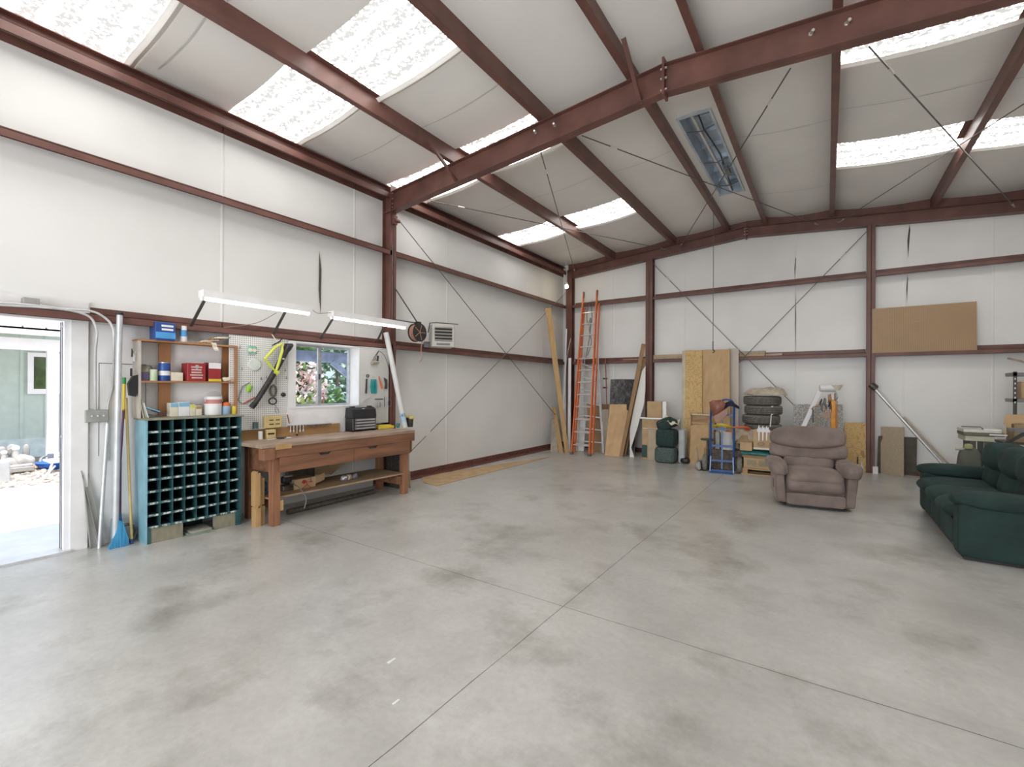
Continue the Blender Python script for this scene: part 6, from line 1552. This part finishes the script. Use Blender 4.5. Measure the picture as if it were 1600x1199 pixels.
# local: x depth (0 front), y length
LS().puff((.50, SLN / 2, .225), (.46, SLN / 2 - .05, .185), 12, 10).build('base', velvet_g, sf_, smooth=True)
LS().box((.07, .05, 0), (.94, SLN - .03, .05)).build('underframe', black_p, sf_)
for k, y in enumerate((.115, SLN - .115)):
    LS().puff((.50, y, .285), (.485, .105, .255), 14, 14, .006, 5, k).build('arm_side', velvet_g, sf_, smooth=True)
    def rollf(w, q): 
        g = .010 * math.sin(12 * math.atan2(q.z, q.y)) * max(0, -q.x - .75) * 4
        return V((w.x - .0, w.y * (1 + g), w.z * (1 + g)))
    LS().puff((.47, y, .565), (.50, .135, .085), 3., 22, .014, 6, k + 4, rollf).build('arm_roll', velvet_g, sf_, smooth=True)
sw = (SLN - .44) / 3
for k in range(3):
    y = .22 + sw * (k + .5)
    def scf(w, q): return V((w.x - .03 * math.exp(-(q.z / .6) ** 2) * (q.x < 0), w.y, w.z + .018 * (1 - q.y ** 2) * (q.z > 0) - .02 * max(0, -q.x) ** 4 * (q.z > 0)))
    LS().puff((.315, y, .415), (.345, sw / 2 + .004, .085), 4.5, 16, .012, 6, k + 9, scf).build('seat_cushion', velvet_g, sf_, smooth=True)
    LS().puff((.04, y, .22), (.03, sw / 2 + .0, .125), 8, 8, .004, 5, k).build('front_panel', velvet_g, sf_, smooth=True)
    rt = Matrix.Rotation(.22, 3, 'Y')
    LS().puff((.67, y, .585), (.12, sw / 2 + .008, .135), 3.2, 16, .014, 6, k + 20, None, rt).build('back_cushion', velvet_g, sf_, smooth=True)
    def hf(w, q): return V((w.x - .02 * (1 - q.y ** 2), w.y, w.z + .035 * (1 - q.y ** 2) * (q.z > 0) - .06 * abs(q.y) ** 3 * (q.z > 0)))
    LS().puff((.735, y, .80), (.175, sw / 2 + .085, .155), 3.0, 20, .022, 5, k + 30, hf, rt).build('head_cushion', velvet_g, sf_, smooth=True)
LS().puff((.90, SLN / 2, .46), (.07, SLN / 2 - .06, .40), 10, 10).build('back_shell', velvet_g, sf_, smooth=True)

# ------------------------------------------------------------------ outside
GZ = -.06
ST('trim_11', MB().box((-5.0, -12, GZ - .1), (-.32, 22, GZ)), concrete_out)
gr = MB().box((-30, -14, GZ - .14), (-5.0, 26, GZ - .03))
bark = M('bark_mulch', (.40, .30, .24), .9, col2=(.14, .09, .07), scale=24, contrast=(.35, .65), bump=.8, bscale=20)
ST('floor_outside_ground', gr, bark)
S('gravel', MB().grid(lambda a, b: V((-5.0 - 2.0 * a, -4 + 14 * b, GZ + .0 + .015 * noise.noise(V((a * 20, b * 80, 0))))), 20, 60), M('pale_gravel', (.78, .68, .56), .9, col2=(.28, .22, .18), scale=26, contrast=(.38, .56), bump=1., bscale=26), 'pale gravel strip beyond the patio outside the doorway', 'gravel', kind='stuff')
# stones on the gravel
stm = [M('stone_pale', (.80, .72, .62), .9, var=.2), M('stone_tan', (.55, .42, .33), .9, var=.2), M('stone_grey', (.34, .30, .28), .9, var=.2)]
for j_ in range(3):
    m = MB()
    for k in range(420):
        rk_ = random.Random(k * 3 + j_); x = -5.0 - 2.2 * rk_.random(); y = .2 + 3.6 * rk_.random(); r = rk_.uniform(.02, .05)
        m.puff((x, y, GZ + r * .3), (r, r * .8, r * .5), 2, 2, rot=Matrix.Rotation(rk_.random() * 3, 3, 'Z'))
    S('gravel_stones', m, stm[j_], ['loose pale stones', 'loose tan stones', 'loose grey stones'][j_] + ' scattered over the gravel strip outside', 'stones', kind='stuff')

HX = -9.6
sage = M('sage_siding', (.50, .60, .55), .7, var=.05)
hs = T('house', 'sage green board and batten house across the yard with white window trim', 'house', (HX, 3, GZ - .03))
MB().box((HX - .2, -4, GZ - .03), (HX, 12, 3.6)).build('wall', sage, hs)
MB().box((HX, -4, GZ - .03), (HX + .02, 12, .36)).build('skirt', M('pale_aqua', (.62, .74, .74), .7), hs)
for k in range(24):
    y = -3 + k * .41
    MB().box((HX, y, .36), (HX + .02, y + .06, 3.6)).build('batten', sage, hs)
a, b = L(52, 560, HX), L(77, 611, HX)
def owin(y0, y1, z0, z1):
    f = MB().box((HX + .02, y0 - .10, z0 - .12), (HX + .06, y0, z1 + .1)).box((HX + .02, y1, z0 - .12), (HX + .06, y1 + .10, z1 + .1)).box((HX + .02, y0, z1), (HX + .06, y1, z1 + .1)).box((HX + .02, y0, z0 - .12), (HX + .06, y1, z0)).build('window_frame', white_tr, hs)
    MB().box((HX + .022, y0, z0), (HX + .03, y1, z1)).build('pane', M('leafy_pane', (.10, .16, .04), .1, col2=(.015, .02, .012), scale=3, spec=.8), f)
y0, y1, z1_, z0_ = L(52, 560, HX).y, L(73, 560, HX).y, L(60, 558, HX).z, L(60, 608, HX).z
owin(y0, y1, z0_, z1_); owin(L(93, 560, HX).y, L(112, 560, HX).y, z0_, z1_)
PXX = -8.3
pf = T('porch_roof', 'white porch beam, post and roof edge in front of the green house', 'porch', (PXX, 3, GZ))
a, b = L(74, 560, PXX), L(92, 560, PXX)
zb0, zb1 = L(60, 548, PXX).z, L(60, 530, PXX).z
MB().box((PXX - .12, a.y, GZ - .03), (PXX, b.y, zb0)).build('post', white_tr, pf)
MB().box((PXX - .14, -6, zb0), (PXX + .02, b.y + .08, zb1)).build('beam', white_tr, pf)
gx = PXX + .45
MB().box((gx - .1, -6, L(60, 524, gx).z), (gx, b.y + .25, L(60, 513, gx).z)).build('gutter', white_tr, pf)
zg = L(60, 513, gx).z
MB().prism([(gx, -6, zg), (gx - 1.75, -6, zg + .45), (gx - 1.75, -6, zg + .41), (gx, -6, zg - .04)], (0, 6 + b.y + .5, 0)).build('roof_sheet', M('pale_roof_sheet', (.72, .70, .66), .6, var=.08, scale=30), pf)
for k in range(14): MB().box((gx - .01, b.y - .3 - k * .35, zg - .0), (gx + .01, b.y - .27 - k * .35, zg + .03)).build('screw_head', grey_p, pf)

# garden bench with concrete figures
stone = M('cast_concrete', (.34, .325, .31), .85, var=.12, scale=10)
c = F(8, 757, GZ)
bnx, bny = -5.75, 1.62
gb = T('garden_bench', 'weathered grey concrete bench outside the doorway', 'bench', (bnx, bny, GZ))
zt_ = F(8, 757, GZ); 
def LX(u, v, x): return L(u, v, x)
xl, xr_ = -5.6, -6.35
p1_, p2_ = LX(-10, 750, -5.7), LX(15, 757, -5.7)
MB().rbox((-6.15, LX(-12, 720, -5.7).y, GZ), (-5.7, LX(16, 720, -5.7).y, LX(8, 722, -5.7).z), .01).build('near_leg', M('cast_concrete_light', (.46, .47, .48), .85, var=.1), gb)
MB().rbox((-7.1, LX(15, 730, -6.6).y, LX(30, 738, -6.6).z), (-6.6, LX(54, 728, -6.6).y, LX(30, 731, -6.6).z), .01).build('seat_slab', stone, gb)
MB().rbox((-7.1, LX(28, 740, -6.65).y, GZ - .03), (-6.65, LX(53, 740, -6.65).y, LX(40, 738, -6.6).z), .01).build('far_leg', stone, gb)
for k, (u, v, ru, rv, lb) in enumerate(((3, 709, 8, 11, 'left rounded grey stone disc figure above the bench outside'), (19, 704, 9, 10, 'middle grey scalloped stone back piece behind the bench figures outside'), (41, 706, 6, 12, 'right grey oval stone behind the seated white bird figure'))):
    q = LX(u, v, -6.95); ry = abs(LX(u + ru, v, -6.95).y - q.y); rz = abs(LX(u, v + rv, -6.95).z - q.z); zs_ = LX(30, 731, -6.6).z
    S('stone_figure', MB().puff((-6.95, q.y, q.z), (.05, ry, rz), 2.2, 12).puff((-6.97, q.y, (q.z + zs_) / 2), (.045, ry * .55, (q.z - zs_) / 2), 8, 4), stone, lb, 'statue', 'stone figures on the garden bench', smooth=True)
wst = M('white_stone', (.50, .485, .46), .8, var=.2, scale=9)
for k, (u, lb) in enumerate(((11, 'small white headed bird figure at the left of the garden bench'), (30, 'white headed seated bird figure at the right of the garden bench'))):
    zs_ = LX(30, 731, -6.6).z; y0 = LX(u, 730, -6.75).y; sc = .85 + .2 * k
    t = T('garden_statue', lb, 'statue', (-6.75, y0, zs_), group='garden statues on the bench')
    m = MB(); m.X = W[t.name] @ Matrix.Scale(sc, 4)
    m.puff((0, .06, .11), (.08, .15, .10), 2.3, 12, rot=Matrix.Rotation(-.35, 3, 'X')); m.puff((0, .02, .02), (.10, .15, .03), 6, 6); m.tube([(0, -.02, .14), (0, -.05, .22), (0, -.04, .30)], [.065, .045, .04], 12)
    m.build('body', wst, t, smooth=True)
    m = MB(); m.X = W[t.name] @ Matrix.Scale(sc, 4); m.puff((0, -.045, .34), (.05, .055, .052), 2.1, 10); m.build('head', lbl_white, t, smooth=True)
    m = MB(); m.X = W[t.name] @ Matrix.Scale(sc, 4); m.tube([(0, -.08, .335), (.01, -.15, .32)], [.018, .008], 8); m.build('beak', stone, t, smooth=True)

# white garden chair and blue tub
xc_ = -6.9
gc = T('garden_chair', 'white metal garden chair outside the doorway', 'chair', F(90, 752, GZ))
m = MB()
w_m = M('white_enamel', (.85, .85, .86), .4)
for (u0, v0, u1, v1) in ((83, 720, 75, 752), (86, 728, 71, 753), (112, 728, 95, 755)):
    p0_, p1_ = LX(u0, v0, -6.1), LX(u1, v1, -6.0); p1_.z = GZ; MB().tube([p0_, p1_], .018, 6).build('leg', w_m, gc, smooth=True)
MB().rbox((-6.6, LX(76, 722, -6.1).y, LX(90, 723, -6.1).z), (-6.05, LX(118, 722, -6.1).y, LX(90, 720.5, -6.1).z), .01).build('seat', w_m, gc)
for v in (708, 712, 716): MB().box((-6.5, LX(84, v, -6.5).y, LX(90, v + 1.4, -6.5).z), (-6.46, LX(118, v, -6.5).y, LX(90, v - 1, -6.5).z)).build('back_slat', w_m, gc)
MB().rbox((-6.75, LX(75, 715, -6.7).y, LX(80, 720, -6.7).z), (-6.68, LX(84, 715, -6.7).y, LX(80, 709, -6.7).z), .01).build('cushion', M('slate_cushion', (.16, .17, .22), .7), gc)
q = F(94, 744, GZ)
S('blue_tub', MB().lathe((-6.95, LX(92, 735, -6.95).y, GZ - .03), [(.24, 0), (.33, LX(92, 722, -6.95).z - GZ), (.35, LX(92, 721, -6.95).z - GZ + .03)], 20), M('bright_blue_plastic', (.02, .12, .52), .5), 'bright blue plastic tub beneath the white garden chair', 'tub', smooth=True)
S('garden_hose', MB().tube(bez([LX(75, 712, -7.4), LX(65, 716, -7.3), LX(63, 724, -7.2), LX(68, 734, -7.0), LX(75, 739, -6.8)]), .022, 6), M('grey_green_hose', (.25, .27, .25), .6), 'grey green garden hose curling beside the white chair', 'hose', smooth=True)

# greenery beyond the window
def leaves(cx, cy, cz, rx, ry, rz, n, size, seed):
    m = MB(); rk_ = random.Random(seed)
    for k in range(n):
        while True:
            p = V((rk_.uniform(-1, 1), rk_.uniform(-1, 1), rk_.uniform(-1, 1)))
            if .35 < p.length < 1: break
        c_ = V((cx + p.x * rx, cy + p.y * ry, cz + p.z * rz)); a_ = V((rk_.uniform(-1, 1), rk_.uniform(-1, 1), rk_.uniform(-1, 1))).normalized(); b_ = a_.orthogonal().normalized() * (size * .45)
        a_ = a_ * size * rk_.uniform(.7, 1.3)
        m.add([c_ - a_ * .5, c_ + b_ * .6, c_ + a_ * .6, c_ - b_ * .6], [(0, 1, 2, 3)])
    return m


def leafmat(nm, c1, c2):
    m_ = M(nm, c1, .5, col2=c2, scale=4, contrast=(.35, .6)); return m_


def dirw(u, v, dist):
    r = ray(u, v).normalized(); return CAM + r * dist


spec = [((456, 560), 10.2, (.4, .45, .8), 400, .16, leafmat('leaf_green', (.15, .30, .07), (.03, .08, .02)), 'green leafy branch tree close outside the left window pane'),
        ((474, 605), 10.0, (.45, .45, .6), 420, .12, leafmat('leaf_sun_glare', (1.0, .90, .88), (.75, .45, .38)), 'shrub with leaves painted pale pink as sun glare low outside the left window pane'),  # overexposed sun patches put into the leaf colour as near-white pink
        ((466, 640), 9.9, (.5, .5, .3), 300, .12, leafmat('leaf_olive', (.45, .55, .14), (.12, .18, .05)), 'olive green bush low outside the left window pane'),
        ((525, 600), 12.5, (1.1, .9, 1.5), 600, .2, leafmat('leaf_dark', (.10, .18, .09), (.02, .05, .025)), 'dark green tree filling the right window pane'),
        ((500, 600), 15.5, (1.6, 1.4, 2.6), 420, .3, leafmat('leaf_dark', (.10, .18, .09), (.02, .05, .025)), 'larger dark tree farther off behind the window'),
        ((498, 632), 11.6, (.5, .6, .5), 250, .14, leafmat('leaf_green', (.15, .30, .07), (.03, .08, .02)), 'small green bush at the foot of the window view')]
for k, ((u, v), dist, r_, n, sz, mt, lb) in enumerate(spec):
    c_ = dirw(u, v, dist)
    t = T('tree', lb, 'tree', (c_.x, c_.y, GZ - .03), group='greenery beyond the window')
    leaves(c_.x, c_.y, c_.z, *r_, n, sz, k).build('foliage', mt, t)
    MB().tube([(c_.x, c_.y, GZ - .05), (c_.x + .1, c_.y, c_.z * .6), (c_.x, c_.y, c_.z + r_[2] * .6)], [.09, .06, .02], 8).build('trunk', M('tree_bark', (.12, .09, .07), .9), t, smooth=True)
# patio cover seen high in the window
pc = T('patio_cover', 'bluish wooden patio cover beam with a slanting brace outside the window', 'patio cover', (dirw(500, 560, 9.0).x, dirw(500, 560, 9.0).y, GZ))
bw = M('blue_grey_timber', (.42, .46, .60), .7, var=.2)
xo = dirw(500, 560, 9.0).x
a, b = L(462, 546, xo), L(560, 562, xo)
MB().rbox((xo - .1, a.y - .0, L(500, 566, xo).z), (xo, b.y + .6, L(500, 549, xo).z), .01).build('beam', bw, pc)
MB().beam(L(519, 566, xo), L(547, 590, xo), .10, .05).build('brace', bw, pc)
MB().box((xo - .1, L(546, 600, xo).y, GZ), (xo, L(556, 600, xo).y, L(500, 549, xo).z)).build('post', bw, pc)
MB().prism([(xo + .4, a.y - 1, L(500, 546, xo).z), (xo - .5, a.y - 1, L(500, 546, xo).z + .12), (xo - .5, a.y - 1, L(500, 546, xo).z + .17), (xo + .4, a.y - 1, L(500, 546, xo).z + .05)], (0, b.y - a.y + 2.5, 0)).build('roof', M('faded_pink_roof', (.30, .26, .32), .7, var=.3, scale=8), pc)
S('red_flower_pot', MB().lathe(dirw(504, 613, 10.0) * 1.0, [(.03, -.05), (.05, .05)], 12).tube([dirw(504, 613, 10.0), V((dirw(504, 613, 10.0).x, dirw(504, 613, 10.0).y, GZ))], .03, 6), M('pinkish_red', (.5, .10, .10), .6), 'reddish pot on a stand seen through the window', 'pot', smooth=True)
